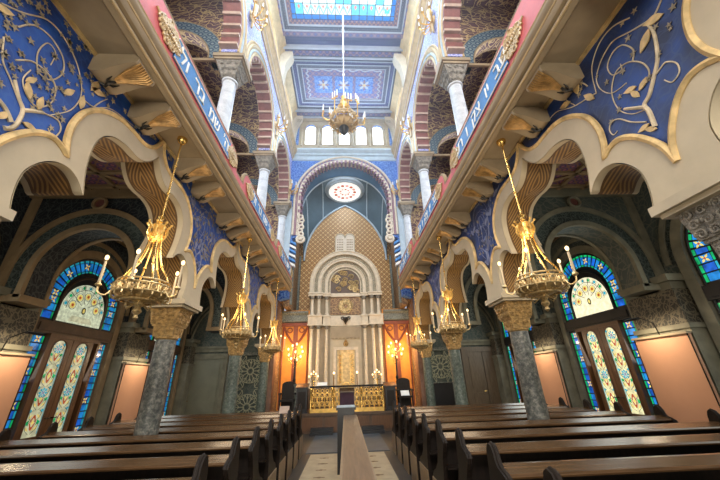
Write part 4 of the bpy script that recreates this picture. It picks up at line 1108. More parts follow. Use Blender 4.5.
m = MB(); m.sph((0, -.16, A(3.98)), .10, 0, 12, 8); m.lathe([(.02, -.22), (.05, -.14), (.10, -.06), (.13, .02)], 12, 0, (0, -.16, A(3.98))); scroll(m, (-.14, -.14, A(4.03)), 'y', .08, .02); scroll(m, (.14, -.14, A(4.03)), 'y', .08, .02, 0, 1.5, -1); m.build('eternal_lamp_boss', 'iron', ark)
# recess: valance, field, doors
m = MB(); m.box((-.66, -.04, A(1.25)), (.66, .02, A(3.72))); m.build('recess_field', 'ivory', ark, smooth=False)
vp = [(-.64, 3.66), (-.64, 3.22)] + [( -.64 + 1.28*i/32, 3.22 - .05*abs(math.sin(PI*i/4))) for i in range(1, 32)] + [(.64, 3.22), (.64, 3.66)]
m = MB(); m.prism([vp], fa, -.10, -.05); m.build('valance', 'taupe', ark, smooth=False)
m = MB(); m.torus((0, -.07, A(2.98)), .085, .03, 0, 16, 6, 'y'); m.sph((0, -.07, A(2.98)), .06); m.sph((0, -.07, A(3.1)), .05); m.build('emblem', 'capgold', ark)
m = MB(); m.prism([[(-.36, 1.3), (.36, 1.3), (.36, 2.72), (-.36, 2.72)]], fa, -.09, -.04); dd = m.build('ark_door', 'goldpaint', ark, smooth=False)
m = MB()
for sx in (-1, 1):
    for k in range(8): m.tube([(sx*.30, -.10, A(1.45+.14*k)), (sx*.20, -.11, A(1.5+.14*k)), (sx*.30, -.10, A(1.56+.14*k))], .02, 5)
m.tube([fa(p, q, -.1) for p, q in [(-.17, 1.4), (-.17, 2.6), (.17, 2.6), (.17, 1.4)]], .012, 5, 0, True)
m.tube([fa(p, q, -.1) for p, q in arc(0, 1.35, .13, 0, PI, 10)], .018, 5); m.build('door_relief', 'gold', dd)
m = MB()
for xa, xb, za, zb in ((-.52, .52, 2.72, 2.84), (-.52, -.40, 1.2, 2.72), (.40, .52, 1.2, 2.72)): m.box((xa, -.13, A(za)), (xb, -.04, A(zb)))
m.build('door_frame', 'ivory2', ark, smooth=False)

# ------------------------------------------------------------------ standing candelabra
def flameset(parent, pos, r=.022, mat='bulb', nm='bulb'):
    m = MB(); m.sph(pos, r, 0, 8, 6, (1, 1, 1.4)); return m.build(nm, mat, parent)
def candelabrum(lab, loc, h, n, R, dz=0.):
    t = thing('candelabrum', lab, 'candelabrum', loc)
    m = MB(); m.lathe([(.22, 0), (.22, .04), (.10, .09), (.05, .16), (.07, .22), (.04, .28)], 16); m.build('base', 'iron', t)
    m = MB(); m.lathe([(.035, .28), (.06, h*.3), (.035, h*.32), (.045, h*.55), (.07, h*.57), (.035, h*.6), (.03, h)], 12); m.build('stem', 'iron', t)
    pts = [(0, 0)] + [(R*math.cos(2*PI*k/n), R*math.sin(2*PI*k/n)) for k in range(n)]
    for k, (x, z) in enumerate(pts):
        yy = -.10 if k % 2 else .08
        m = MB(); e = Vector((x, yy if k else 0, h + .12 + z)); 
        m.tube([(0, 0, h - .25), (x*.5, e.y*.5, e.z - .22 if k else h), (x, e.y, e.z - .10), e], [.009, .008, .007, .007], 6); m.lathe([(.012, -.03), (.028, -.015), (.03, 0)], 10, 0, e)
        a = m.build('arm', 'brass', t)
        m = MB(); m.lathe([(.011, 0), (.011, .05)], 8, 0, e); m.build('candle', 'candle', a)
        flameset(a, (e.x, e.y, e.z + .075), .036)
    return t
candelabrum('tall dark candelabrum with round cluster of lights left of the ark', (-1.95, 12.7, .56), 1.85, 9, .28)
candelabrum('tall dark candelabrum with round cluster of lights right of the ark', (1.90, 12.7, .56), 1.85, 9, .28)
def menorah(lab, loc):
    t = thing('candlestick', lab, 'candlestick', loc)
    m = MB(); m.lathe([(.09, 0), (.09, .02), (.03, .06), (.025, .5), (.04, .52), (.02, .56), (.018, 1.0)], 12); m.build('stem', 'brass', t)
    for k, (x, z) in enumerate(((-.16, 1.12), (-.08, 1.2), (0, 1.27), (.08, 1.2), (.16, 1.12))):
        m = MB(); m.tube([(0, 0, .98), (x*.7, 0, z - .17), (x, 0, z - .08)], .010, 6); m.lathe([(.012, 0), (.028, .01), (.012, .03)], 8, 0, (x, 0, z-.09)); a = m.build('arm', 'brass', t)
        m = MB(); m.lathe([(.011, 0), (.011, .06)], 8, 0, (x, 0, z-.06)); m.build('candle', 'candle', a)
        flameset(a, (x, 0, z + .02), .026)
    return t
menorah('gilt five light candlestick in front of left ark columns', (-1.2, 12.3, .58)); menorah('gilt five light candlestick in front of right ark columns', (1.10, 12.3, .58))
for sx, nm in ((-1, 'left'), (1, 'right')):
    t = thing('altar_light', 'small single light standing %s of the ark door' % nm, 'lamp', (sx*.44 - .05, 12.9, .56))
    m = MB(); m.lathe([(.08, 0), (.03, .05), (.018, .1), (.018, 1.2), (.03, 1.22)], 10); m.build('stem', 'brass', t); flameset(t, (0, 0, 1.26), .035)

# ------------------------------------------------------------------ ring chandeliers of the arcade
def make_chandelier():
    t = thing('ring_chandelier', 'chandelier', 'chandelier', group='ring chandeliers hung under the balconies')
    # origin at the hook on the balcony soffit; ring about 2.25 m below
    m = MB(); m.lathe([(.02, -.10), (.05, -.07), (.07, -.03), (.07, 0)], 14); m.build('ceiling_rose', 'brass', t)
    m = MB(); m.tube([(0, 0, -.05), (0, 0, -1.38)], .012, 8)
    for z in (-.5, -.95): m.sph((0, 0, z), .024, 0, 8, 6)
    m.lathe([(.0, -1.44), (.03, -1.40), (.022, -1.36), (.04, -1.33), (.0, -1.28)], 12); m.build('rod', 'brass', t)
    m = MB(); m.lathe([(.05, -1.66), (.085, -1.64), (.075, -1.57), (.06, -1.52), (.085, -1.46), (.03, -1.42)], 14)
    for k in range(8):
        a = 2*PI*k/8; c, s_ = math.cos(a), math.sin(a)
        m.tube([(.07*c, .07*s_, -1.66), (.11*c, .11*s_, -1.56), (.10*c, .10*s_, -1.48), (.135*c, .135*s_, -1.44)], [.012, .016, .014, .008], 5)
        m.sph((.135*c, .135*s_, -1.435), .017, 0, 6, 4); m.sph((.09*c, .09*s_, -1.60), .022, 0, 6, 4)
    m.build('crown', 'gold', t)
    for k in range(6):
        a = 2*PI*k/6 + .25; c, s_ = math.cos(a), math.sin(a)
        m = MB(); m.tube(smoothpath([(.06*c, .06*s_, -1.64), (.085*c, .085*s_, -1.82), (.14*c, .14*s_, -2.0), (.22*c, .22*s_, -2.14), (.255*c, .255*s_, -2.26)], 4), .011, 6)
        m.sph((.14*c, .14*s_, -2.0), .02, 0, 6, 4); m.build('suspension_rod', 'brass', t)
    m = MB()
    for z, r, w in ((-2.22, .265, .010), (-2.27, .285, .012), (-2.36, .285, .012), (-2.44, .19, .012)): m.torus((0, 0, z), r, w, 0, 36, 6)
    for k in range(18):
        a = 2*PI*k/18
        for q in (0, 1):
            a2 = a + q*PI/18; c, s_ = math.cos(a2), math.sin(a2)
            if q: m.tube([(.285*c, .285*s_, -2.27), (.29*c, .29*s_, -2.36)], .008, 4)
            else:
                pts = [((.288 + 0)*math.cos(a + .10*math.cos(b)), .288*math.sin(a + .10*math.cos(b)), -2.315 + .038*math.sin(b)) for b in [2*PI*i/8 for i in range(9)]]
                m.tube(pts, .009, 4)
        c, s_ = math.cos(a), math.sin(a)
        m.tube([(.285*c, .285*s_, -2.36), (.29*c, .29*s_, -2.40), (.25*c, .25*s_, -2.43), (.20*c, .20*s_, -2.42)], .009, 4)
    m.lathe([(.27, -2.30), (.27, -2.36), (.18, -2.43), (.05, -2.46)], 24); m.build('ring', 'oldbrass', t)
    m = MB(); m.lathe([(.0, -2.66), (.03, -2.63), (.018, -2.60), (.05, -2.56), (.03, -2.51), (.06, -2.48), (.05, -2.44)], 12)
    for k in range(6):
        a = PI/3*k; c, s_ = math.cos(a), math.sin(a); m.tube([(.04*c, .04*s_, -2.47), (.12*c, .12*s_, -2.53), (.15*c, .15*s_, -2.48), (.12*c, .12*s_, -2.46)], .008, 4)
    m.build('pendant', 'oldbrass', t)
    for k in range(5):
        a = 2*PI*k/5 + .1; c, s_ = math.cos(a), math.sin(a)
        m = MB(); m.tube(smoothpath([(.28*c, .28*s_, -2.32), (.33*c, .33*s_, -2.40), (.40*c, .40*s_, -2.38), (.415*c, .415*s_, -2.30)], 4), .010, 5)
        m.lathe([(.012, -2.32), (.035, -2.30), (.028, -2.285), (.016, -2.27)], 10, 0, (.415*c, .415*s_, 0)); ar = m.build('arm', 'oldbrass', t)
        m = MB(); m.lathe([(.0145, -2.28), (.013, -2.02)], 10, 0, (.415*c, .415*s_, 0)); m.build('candle', 'candle', ar)
        m = MB(); m.sph((.415*c, .415*s_, -1.975), .021, 0, 8, 6, (1, 1, 1.5)); m.build('flame', 'flame', ar)
    return t
ch = make_chandelier(); first = True; LAMPS = []
for s, SD in ((-1, 'left'), (1, 'right')):
    for j, c in enumerate(BAYC[1:]):
        loc = (s*2.43, c - .03, 4.9); lab = 'gilt ring chandelier with five candles, %s along the %s arcade' % (['nearest', 'middle', 'farthest'][j], SD)
        if first: ch.location = loc; ch.rotation_euler = (0, 0, 1.107); ch['label'] = lab; first = False
        else: dup(ch, loc, (1.107, .127)[s > 0] + .3*j, lab)
        LAMPS.append((loc[0], loc[1], 2.95))

# great nave chandelier
gcx, gcy = -.02, 7.28
gc_ = thing('nave_chandelier', 'large gilt nave chandelier with clustered candles hanging under the skylight', 'chandelier', (gcx, gcy, ZC))
m = MB(); m.tube([(0, 0, .04), (0, 0, -4.7)], .018, 8)
for z in (-1.2, -2.4, -3.6): m.sph((0, 0, z), .05, 0, 8, 6)
m.build('suspension_rod', 'white', gc_)
m = MB(); m.lathe([(.03, -4.6), (.09, -4.66), (.05, -4.74), (.12, -4.84), (.10, -4.95), (.20, -5.1), (.16, -5.2)], 16); m.build('crown', 'gold', gc_)
m = MB()
for k in range(8):
    a = PI/4*k; c, s_ = math.cos(a), math.sin(a)
    m.tube(smoothpath([(.10*c, .10*s_, -4.9), (.16*c, .16*s_, -5.2), (.30*c, .30*s_, -5.45), (.40*c, .40*s_, -5.6)], 4), .016, 6)
    for q in range(4): m.sph((.2*c + .06*q*c, .2*s_ + .06*q*s_, -5.25 - .1*q), .035, 0, 6, 5)
m.torus((0, 0, -5.6), .40, .03, 0, 32, 6); m.torus((0, 0, -5.72), .42, .03, 0, 32, 6); m.lathe([(.30, -5.70), (.24, -5.84), (.10, -5.92)], 24)
for k in range(12):
    c, s_ = math.cos(PI/6*k), math.sin(PI/6*k); m.tube(smoothpath([(.41*c, .41*s_, -5.72), (.46*c, .46*s_, -5.82), (.34*c, .34*s_, -5.92), (.2*c, .2*s_, -5.88)], 3), .016, 5)
for k in range(16):
    a = PI/8*k; scroll(m, (.43*math.cos(a), .43*math.sin(a), -5.67), 'y', .06, .018)
m.build('bowl', 'creamgold', gc_)
m = MB(); m.lathe([(.0, -6.28), (.05, -6.22), (.13, -6.1), (.15, -5.98), (.10, -5.9)], 14); m.build('pendant', 'iron', gc_)
for k in range(8):
    a = PI/4*k + .2; c, s_ = math.cos(a), math.sin(a); up_ = k % 2
    zc = -5.15 if up_ else -5.5; R = .50 if up_ else .66
    m = MB(); m.tube(smoothpath([(.36*c, .36*s_, -5.62), (.48*c, .48*s_, -5.75), (R*c, R*s_, -5.66), (R*c, R*s_, zc)], 4), .016, 6)
    for q in (-1, 0, 1): m.lathe([(.014, -.03), (.04, -.01), (.03, 0)], 8, 0, (R*c - q*.085*s_, R*s_ + q*.085*c, zc))
    m.tube([(R*c + .085*s_, R*s_ - .085*c, zc-.02), (R*c - .085*s_, R*s_ + .085*c, zc-.02)], .012, 5); a_ = m.build('arm', 'gold', gc_)
    for q in (-1, 0, 1):
        m = MB(); m.lathe([(.02, 0), (.018, .27)], 8, 0, (R*c - q*.085*s_, R*s_ + q*.085*c, zc)); m.build('candle', 'white', a_)
# bracket lamps on the upper walls
def make_sconce():
    t = thing('wall_sconce', 'sconce', 'sconce', group='gilt bracket lamps on the upper nave walls')
    m = MB(); m.lathe([(.16, -.02), (.13, .03), (.06, .06)], 14, 0, (0, 0, 0), Matrix.Rotation(-PI/2, 4, 'Y') @ Matrix.Translation((0, 0, 0)))
    for k in range(6): scroll(m, (-.05, .12*math.cos(k), -.25 + .13*k), 'x', .09, .022)
    m.tube([(-.04, 0, -.5), (-.06, 0, .5)], [.03, .07], 6); m.build('backplate', 'creamgold', t)
    for k in range(5):
        a = -1.1 + .55*k; c, s_ = math.cos(a), math.sin(a)
        m = MB(); m.tube(smoothpath([(-.04, 0, -.05), (-.18*c, .18*s_, -.16), (-.34*c, .34*s_, -.12), (-.40*c, .40*s_, .02)], 4), .018, 6); m.lathe([(.02, .02), (.05, .04), (.03, .06)], 10, 0, (-.40*c, .40*s_, 0)); a_ = m.build('arm', 'gold', t)
        m = MB(); m.lathe([(.02, .05), (.018, .26)], 8, 0, (-.40*c, .40*s_, 0)); m.build('candle', 'white', a_)
    return t
sc_ = make_sconce(); first = True
for s, SD in ((-1, 'left'), (1, 'right')):
    for y, z, w in ((5.5, 11.0, 'nearest'), (9.05, 10.45, 'second'), (12.3, 9.75, 'farthest, beside the chancel arch')):
        loc = (s*(XU0 - .03), y, z); lab = 'gilt bracket lamp with five candles on %s upper wall, %s' % (SD, w); rz = 0 if s > 0 else PI
        if first: sc_.location = loc; sc_.rotation_euler = (0, 0, rz); sc_['label'] = lab; first = False
        else: dup(sc_, loc, rz, lab)

# ------------------------------------------------------------------ pews
XA, XW = 1.08, 4.74
def make_pew(split):
    """origin on the floor at the aisle end; local +x runs to the outer wall, local +y to the ark"""
    L = XW - XA
    t = thing('pew', 'pew', 'pew', group='rows of dark wooden pews')
    segs = [(.03, 1.56), (2.28, L-.03)] if split else [(.03, L-.03)]
    full = segs if split == 2 else [(.03, L-.03)]
    m = MB()
    for a, b in segs: m.box((a, .07, .42), (b, .46, .46)); m.box((a, .44, .36), (b, .46, .42))
    m.build('seat', 'wood', t, smooth=False)
    m = MB()
    for a, b in full: m.add([(a, .0, .36), (b, .0, .36), (b, -.03, .92), (a, -.03, .92), (a, .03, .36), (b, .03, .36), (b, .005, .92), (a, .005, .92)], [(0,3,2,1),(4,5,6,7),(0,1,5,4),(1,2,6,5),(2,3,7,6),(3,0,4,7)])
    m.build('backrest', 'wooddark', t, smooth=False)
    m = MB()
    pr = [(.02, .935), (-.03, .938), (-.17, .905), (-.185, .89), (-.18, .878), (-.165, .876), (-.03, .908), (.02, .908)]
    [m.prism([pr], lambda p, q, d: (d, p, q), a, b) for a, b in full]; m.build('book_rest', 'wood', t, smooth=False)
    m = MB(); [(m.box((a, -.20, .60), (b, -.02, .62)), m.box((a, -.03, .05), (b, .0, .38))) for a, b in full]; m.build('book_shelf', 'wooddark', t, smooth=False)
    e = [(.48, 0), (.48, .36), (.45, .43), (.38, .48), (.26, .52), (.15, .60), (.095, .72), (.075, .90), (.065, 1.0), (.045, 1.05), (.01, 1.07), (-.03, 1.055), (-.06, 1.01), (-.075, .96), (-.10, .93), (-.16, .91), (-.205, .89), (-.22, .86), (-.21, .82), (-.17, .77), (-.13, .70), (-.10, .60), (-.07, .45), (-.07, 0)]
    for x, nm in ((0, 'aisle'), (L-.05, 'wall')):
        m = MB(); m.prism([e], lambda p, q, d: (x + d, p, q), 0, .05); 
        pn = m.build('end_panel', 'wooddark', t, smooth=False)
        m = MB(); m.tube([(x + .025, p, q) for p, q in e[6:20]], .013, 6); m.build('end_moulding', 'wooddark', pn)
    m = MB(); m.box((-.012, -.06, 0), (0, .46, .40)); m.build('end_lower_tan', 'woodtan', t, smooth=False)  # tan piece over the lower part of the aisle end panel
    return t
ROWS = [2.05 + .78*i for i in range(9)]
PROTO = {}
for s, SD in ((1, 'right'), (-1, 'left')):
    for i, y in enumerate(ROWS):
        cut = 2 if i == 0 else (1 if abs(y - 5.17) < .1 else 0)
        nxt = 'nearest' if i == 0 else (ORD[i] if i < 8 else 'farthest')
        lab = 'dark wooden pew with sloping book rest, %s row from the camera, %s of the aisle' % (nxt, SD)
        if s < 0: lab = 'dark wooden pew, %s row from the camera in the block %s of the aisle' % (nxt, SD)
        loc = (s*XA, y, 0)
        proto = PROTO.get(cut)
        if proto is None:
            proto = make_pew(cut); proto.location = loc; proto['label'] = lab
            PROTO[cut] = proto
        else:
            dup(proto, loc, None, lab, (s, 1, 1))
            
# ------------------------------------------------------------------ the wooden divider in the middle of the aisle
t = thing('aisle_divider', 'long low wooden divider with brown plank rail down the central aisle', 'divider', (.035, 0, 0))
m = MB(); m.box((-.095, .9, .90), (.12, 6.75, .95)); m.build('plank_rail', 'railwood', t, smooth=False)
m = MB(); m.box((-.115, .9, .885), (-.095, 6.75, .945)); m.box((.12, .9, .885), (.135, 6.75, .945)); m.build('rail_edge', 'woodtan', t, smooth=False)
m = MB(); m.box((-.05, .9, .05), (.06, 6.75, .90)); m.build('panel', 'black', t, smooth=False)
for y in (1.3, 3.1, 4.9, 6.5):
    m = MB(); m.box((-.08, y-.05, 0), (.09, y+.05, .90)); m.build('post', 'wooddark', t, smooth=False)
t = thing('lectern', 'tall black lectern box with pale top at the end of the divider', 'lectern', (-.035, 6.98, 0))
m = MB(); m.box((-.165, -.16, 0), (.165, .16, 1.03)); m.build('body', 'black', t, smooth=False)
m = MB(); m.box((-.19, -.19, 1.03), (.19, .19, 1.075)); m.build('collar', 'black', t, smooth=False)
m = MB(); m.box((-.175, -.175, 1.075), (.175, .175, 1.095)); m.build('top', 'slatepale' if 'slatepale' in MT else 'paleblue', t, smooth=False)

# ------------------------------------------------------------------ exhibition boards against the piers
def make_board():
    t = thing('exhibition_board', 'board', 'board', group='salmon exhibition boards against the outer piers')
    m = MB(); m.box((-.02, -.52, .02), (.02, .52, 2.12)); m.build('panel', 'peach', t, smooth=False)
    m = MB(); m.box((-.035, -.53, 2.09), (.06, .53, 2.125)); m.build('top_cap', 'taupe', t, smooth=False)
    m = MB(); m.box((-.03, -.515, 0), (.03, -.50, 2.09)); m.box((-.03, .50, 0), (.03, .515, 2.09)); m.box((-.03, -.515, 0), (.03, .515, .02)); m.build('frame', 'wooddark', t, smooth=False)
    m = MB(); m.tube([(-.02, 0, 2.12), (.02, 0, 2.34), (.22, 0, 2.42), (.40, 0, 2.40)], .010, 6); m.tube([(.40, -.14, 2.40), (.40, .14, 2.40)], .022, 8); m.build('picture_light', 'iron', t)
    return t
bd = make_board(); first = True; BOARDS = []
for s, SD in ((-1, 'left'), (1, 'right')):
    for j, y in ((1, COLY[1]), (2, COLY[2])):
        loc = (s*5.54, y, 0); rz = 0 if s < 0 else PI
        lab = 'blank salmon exhibition board under a lamp, %s one along the %s wall' % ('nearer' if j == 1 else 'farther', SD)
        if first: bd.location = loc; bd.rotation_euler = (0, 0, rz); bd['label'] = lab; first = False
        else: dup(bd, loc, rz, lab)
        BOARDS.append((s, y))

# ------------------------------------------------------------------ far end of the aisles
for s, SD in ((-1, 'left'), (1, 'right')):
    m = MB(); m.box((min(s*2.75, s*6.3), 12.6, 0), (max(s*2.75, s*6.3), 12.8, 5.1)); wf = struct(m.build('wall_aisle_end_' + SD, 'greyfres_lit', smooth=False))
    m = MB()
    m.box((min(s*3.9, s*XO), 12.5, 2.66), (max(s*3.9, s*XO), 12.6, 2.78)); m.box((min(s*3.9, s*XO), 12.44, 2.78), (max(s*3.9, s*XO), 12.6, 2.86))
    for r in (1.0, 1.12): m.tube([(s*4.9 + r*math.cos(a), 12.56, 2.9 + r*1.5*math.sin(a)) for a in [PI*i/24 for i in range(25)]], .04, 6)
    m.build('moulding', 'olive', wf)
    d = MB(); x0, x1 = (4.55, 5.75) if s < 0 else (4.55, 5.9)
    d.prism([[(x0-.14, 0), (x0, 0), (x0, 2.42), (x1, 2.42), (x1, 0), (x1+.14, 0), (x1+.14, 2.6), (x0-.14, 2.6)]], lambda p, q, e: (s*p, 12.6 + e, q), -.12, 0)
    dr = struct(d.build('door_%d' % (9 if s < 0 else 10), 'olive' if s < 0 else 'brownwood', smooth=False))
    halves = [(x0, x1)] if s < 0 else [(x0, (x0+x1)/2-.01), ((x0+x1)/2+.01, x1)]
    for a, b in halves:
        m = MB(); m.box((min(s*a, s*b), 12.53, .02), (max(s*a, s*b), 12.58, 2.42))
        for za, zb in ((.2, 1.0), (1.15, 2.25)): m.box((min(s*(a+.12), s*(b-.12)), 12.51, za), (max(s*(a+.12), s*(b-.12)), 12.54, zb))
        lf = m.build('door_leaf', 'greendoor' if s < 0 else 'brownwood', dr, smooth=False)
        m = MB(); m.tube([(s*(b-.08), 12.53, 1.05), (s*(b-.08), 12.47, 1.05), (s*(b-.16), 12.47, 1.05)], .013, 6); m.build('door_handle', 'brass', lf)
    # star lattice screen
    t = thing('lattice_screen', 'pale star lattice screen between the far columns, %s aisle' % SD, 'screen', (s*3.52, 12.45, 0))
    z0 = .3 if s < 0 else 1.38
    m = MB(); fr = [(-.42, z0), (.42, z0), (.42, 2.5), (-.42, 2.5)]
    m.tube([(p, 0, q) for p, q in fr], .035, 6, 0, True); m.build('frame', 'greygreen', t)
    m = MB()
    for cz in ((.80, 1.96) if s < 0 else (1.93,)):
        for R in (.40, .12): m.torus((0, 0, cz), R, .014, 0, 28, 5, 'y')
        for k in range(12):
            a = PI/6*k; m.tube([(.08*math.cos(a), 0, cz + .08*math.sin(a)), (.40*math.cos(a), 0, cz + .40*math.sin(a))], .014, 5)
            m.tube([(.25*math.cos(a), 0, cz + .25*math.sin(a)), (.40*math.cos(a+.26), 0, cz + .40*math.sin(a+.26))], .012, 5)
            m.tube([(.25*math.cos(a), 0, cz + .25*math.sin(a)), (.40*math.cos(a-.26), 0, cz + .40*math.sin(a-.26))], .012, 5)
        for sx in (-1, 1):
            for sz in (-1, 1): m.torus((sx*.30, 0, cz + sz*.45), .11, .013, 0, 16, 5, 'y'); m.tube([(sx*.28, 0, cz + sz*.28), (sx*.42, 0, cz + sz*.50)], .014, 5); m.tube([(sx*.42, 0, cz + sz*.2), (sx*.2, 0, cz + sz*.54)], .012, 5)
    m.build('lattice', 'sage', t)
    m = MB(); m.box((-.45, .04, 0), (.45, .08, z0 if s < 0 else .06)); m.box((-.45, .02, 2.5), (.45, .12, 2.62)); m.build('surround', 'greygreen', t, smooth=False)
    if s > 0: m = MB(); m.box((-.40, .09, .06), (.40, .12, 1.36)); m.build('opening_shade', 'black', t, smooth=False)  # black sheet painting in the shade below the lattice

# ------------------------------------------------------------------ dark furniture flanking the platform
def stall(lab, x, y, w, h, z=.56):
    t = thing('armchair', lab, 'chair', (x, y, z))
    m = MB(); m.box((-w/2, -.25, .38), (w/2, .25, .44)); m.build('seat', 'wooddark', t, smooth=False)
    m = MB(); m.prism([[(-w/2, .1), (w/2, .1), (w/2, h-.12)] + arc(0, h-.12, w/2, 0, PI, 12, .12)[1:-1] + [(-w/2, h-.12)]], lambda p, q, d: (p, d, q), .2, .26); m.build('backrest', 'wooddark', t, smooth=False)
    for sx in (-1, 1):
        m = MB(); m.box((sx*w/2-.03, -.25, .60), (sx*w/2+.03, .25, .65)); m.build('armrest', 'wooddark', t, smooth=False)
        for yy in (-.22, .22):
            m = MB(); m.box((sx*(w/2-.03)-.025, yy-.025, 0), (sx*(w/2-.03)+.025, yy+.025, .61)); m.build('leg', 'wooddark', t, smooth=False)
    return t
def stand(lab, x, y, w, h, mat='black', z=.56, rnd=False):
    t = thing('prayer_stand', lab, 'stand', (x, y, z))
    m = MB(); m.box((-w/2, -.18, .06), (w/2, .18, h)); m.box((-w/2-.03, -.2, 0), (w/2+.03, .2, .06)); m.build('body', mat, t, smooth=False)
    m = MB(); m.prism([[(-.24, h), (.2, h+.12), (.2, h+.16), (-.24, h+.04)]], lambda p, q, d: (d, p, q), -w/2-.04, w/2+.04); m.build('slanted_top', mat, t, smooth=False)
    m = MB(); m.box((-w/2+.05, -.19, .15), (w/2-.05, -.18, h-.1)); m.build('front_panel', 'wooddark', t, smooth=False)
    return t
stall('dark carved armchair at the far left of the platform', -2.08, 12.25, .50, 1.02)
stand('black prayer stand between armchair and balustrade on the left', -1.55, 12.15, .36, .78)
stand('dark wooden prayer stand at the right end of balustrade', 1.52, 12.15, .36, .74)
stall('dark armchair with rounded back at the far right of the platform', 2.06, 12.25, .50, 1.02)
t = thing('pedestal', 'grey stone pedestal behind the black prayer stand on the left', 'pedestal', (-1.80, 12.45, .56))
m = MB(); m.box((-.13, -.13, 0), (.13, .13, .10)); m.build('base', 'greygreen', t, smooth=False)
m = MB(); m.lathe([(.10, .10), (.09, .2), (.09, .8), (.12, .88), (.13, .92)], 16); m.build('shaft', 'greygreen', t)
sheet('paper_sheet', 'white paper sheet lying on the seat of the dark armchair at right', 'paper', (2.06, 12.2, 1.085), .30, .2, .85)
sheet('notice_card', 'pale pink card on the pew rest at front left', 'card', (-1.45, 8.16, .975), .22, .16, 1.1, 'voupink')
for s, SD in ((-1, 'left'), (1, 'right')):
    m = MB(); m.lathe([(.06, 0), (.06, .02), (.03, .03)], 14, 0, (0, 0, 0), Matrix.Rotation(-s*PI/2, 4, 'Y')); o = m.build('wall_button', 'white', None, (s*5.86, COLY[1] + .63, 1.02)); tag(o, 'small round white button on the %s pier beside the door' % SD, 'button')

# ------------------------------------------------------------------ rear wall with rose window
m = MB(); m.prism([[(-6.3, 0), (6.3, 0), (6.3, 14.8), (-6.3, 14.8)], [(2.0*math.cos(-2*PI*i/32), 8.5 + 2.0*math.sin(-2*PI*i/32)) for i in range(32)]], lambda p, q, d: (p, YB - d, q), 0, .3); wr = struct(m.build('wall_rear', 'tan', smooth=False))
m = MB(); m.lathe([(2.0, -.02), (2.0, .02)], 32, 0, (0, 0, 0), Matrix.Translation((0, YB-.2, 8.5)) @ Matrix.Rotation(PI/2, 4, 'X')); struct(m.build('window_15', 'daywin', smooth=False))

for i, x in enumerate((-1.5, 1.5)):  # added unseen rear windows, glowing panes for the soffit fill
    m = MB(); m.box((x-1.1, YB-.02, .6), (x+1.1, YB+.03, 4.2)); wr2 = struct(m.build('window_%d' % (16+i), 'glunR', smooth=False))
    m = MB(); [m.box((x-1.1+.55*k-.02, YB+.02, .6), (x-1.1+.55*k+.02, YB+.06, 4.2)) for k in range(5)]; m.box((x-1.15, YB, .5), (x+1.15, YB+.07, .6)); m.box((x-1.15, YB, 4.2), (x+1.15, YB+.07, 4.3)); m.build('window_frame', 'wooddark', wr2, smooth=False)
# ------------------------------------------------------------------ light
def area(name, loc, target, sx, sy, w, col):
    l = bpy.data.lights.new(name, 'AREA'); l.shape = 'RECTANGLE'; l.size = sx; l.size_y = sy; l.energy = w; l.color = col
    o = bpy.data.objects.new(name, l); COL.objects.link(o); o.location = loc
    o.rotation_euler = (Vector(target) - Vector(loc)).to_track_quat('-Z', 'Y').to_euler(); return o
def point(name, loc, w, col, r=.08):
    l = bpy.data.lights.new(name, 'POINT'); l.energy = w; l.color = col; l.shadow_soft_size = r
    o = bpy.data.objects.new(name, l); COL.objects.link(o); o.location = loc; return o
COOL = (.62, .82, 1.0); WARM = (1, .79, .55); DAY = (.95, .97, 1.0)
area('skylight_daylight', (0, 5.7, ZC-.15), (0, 5.7, 0), 3.8, 3.8, 700, COOL)
area('chancel_window_daylight', (0, YC-.15, 13.5), (0, 4, 9), 4.2, 1.4, 260, COOL)
area('rose_window_daylight', (0, YB+.2, 8.5), (0, 8, 6.5), 3.4, 3.4, 1150, (1, .94, .86))
for x in (-1.5, 1.5): area('rear_soffit_fill', (x, YB+.15, 2.4), (x*1.2, 6, 5.0), 2.2, 3.4, 220, (1, .92, .80))  # added lamps behind the camera to brighten the balcony soffits
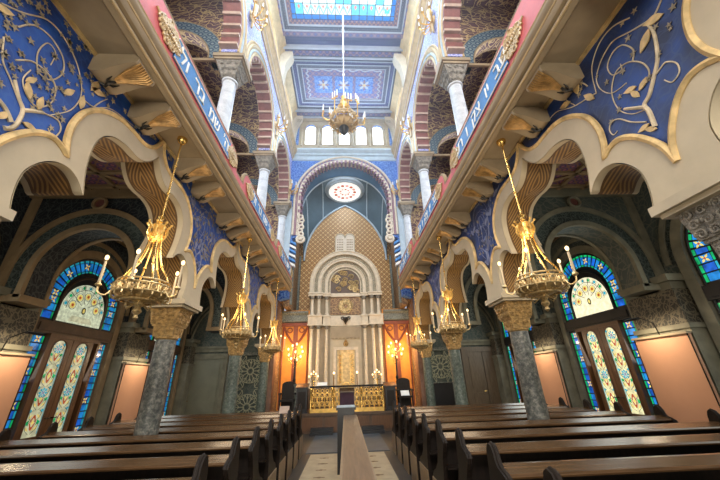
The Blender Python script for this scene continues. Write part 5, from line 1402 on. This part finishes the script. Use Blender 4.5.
for s in (-1, 1):
    for i, c in enumerate(BAYC):
        area('clerestory_daylight', (s*(XU0+.1), c, 13.2), (-s*2, c, 11), 2.2, .9, 24, COOL)
        area('aisle_window_daylight', (s*(XO-.12), c, 2.3), (s*2, c, 1.6), 1.6, 2.6, 22 if s < 0 else 32, (.90, .95, .9))
        area('gallery_window_daylight', (s*(XO-.2), c, 9.0), (s*2, c, 7.8), 1.6, 1.6, 130, (.85, .9, 1))
area('oculus_daylight', (0, 13.95, 10.6), (0, 13.7, 5), 1.0, 1.0, 45, COOL)
for x, y, z in LAMPS: point('chandelier_light', (x, y, z + .05), 38, WARM, .4)
for s in (-1, 1):
    point('candelabrum_light', (s*2.05, 13.15, 2.6), 62, (1, .62, .26), .2)
    point('candlestick_light', (s*1.15, 12.25, 1.95), 4, (1, .70, .38), .1)
    point('altar_lamp_light', (s*.44, 12.8, 1.85), 2.5, WARM, .05)
for s, y in BOARDS: 
    l = area('picture_lamp', (s*5.13, y, 2.355), (s*5.54, y, 1.2),   .5, .08, 13, (1, .80, .55))
# thin sunlit haze in the upper nave
hm = bpy.data.materials.new('haze'); hm.use_nodes = True; hn = hm.node_tree
hn.nodes.remove(hn.nodes['Principled BSDF']); hv = hn.nodes.new('ShaderNodeVolumeScatter')
hv.inputs['Color'].default_value = (.80, .92, 1, 1); hv.inputs['Density'].default_value = .011; hv.inputs['Anisotropy'].default_value = .2
hn.links.new(hv.outputs[0], hn.nodes['Material Output'].inputs['Volume'])
m = MB(); m.box((-2.55, 2.0, 6.0), (2.55, 12.4, 14.2)); hz = m.build('haze', 'white', smooth=False); hz.data.materials.clear(); hz.data.materials.append(hm)
tag(hz, 'thin bluish sunlit haze filling the upper nave under the skylight', 'haze', None, 'stuff')
w = bpy.data.worlds.new('world'); SC.world = w; w.use_nodes = True
w.node_tree.nodes['Background'].inputs[0].default_value = (.75, .85, 1, 1); w.node_tree.nodes['Background'].inputs[1].default_value = .6
vs_ = SC.view_settings
vs_.view_transform = 'Standard'; vs_.look = 'None'; vs_.exposure = 0.0; vs_.gamma = 1; vs_.use_curve_mapping = False
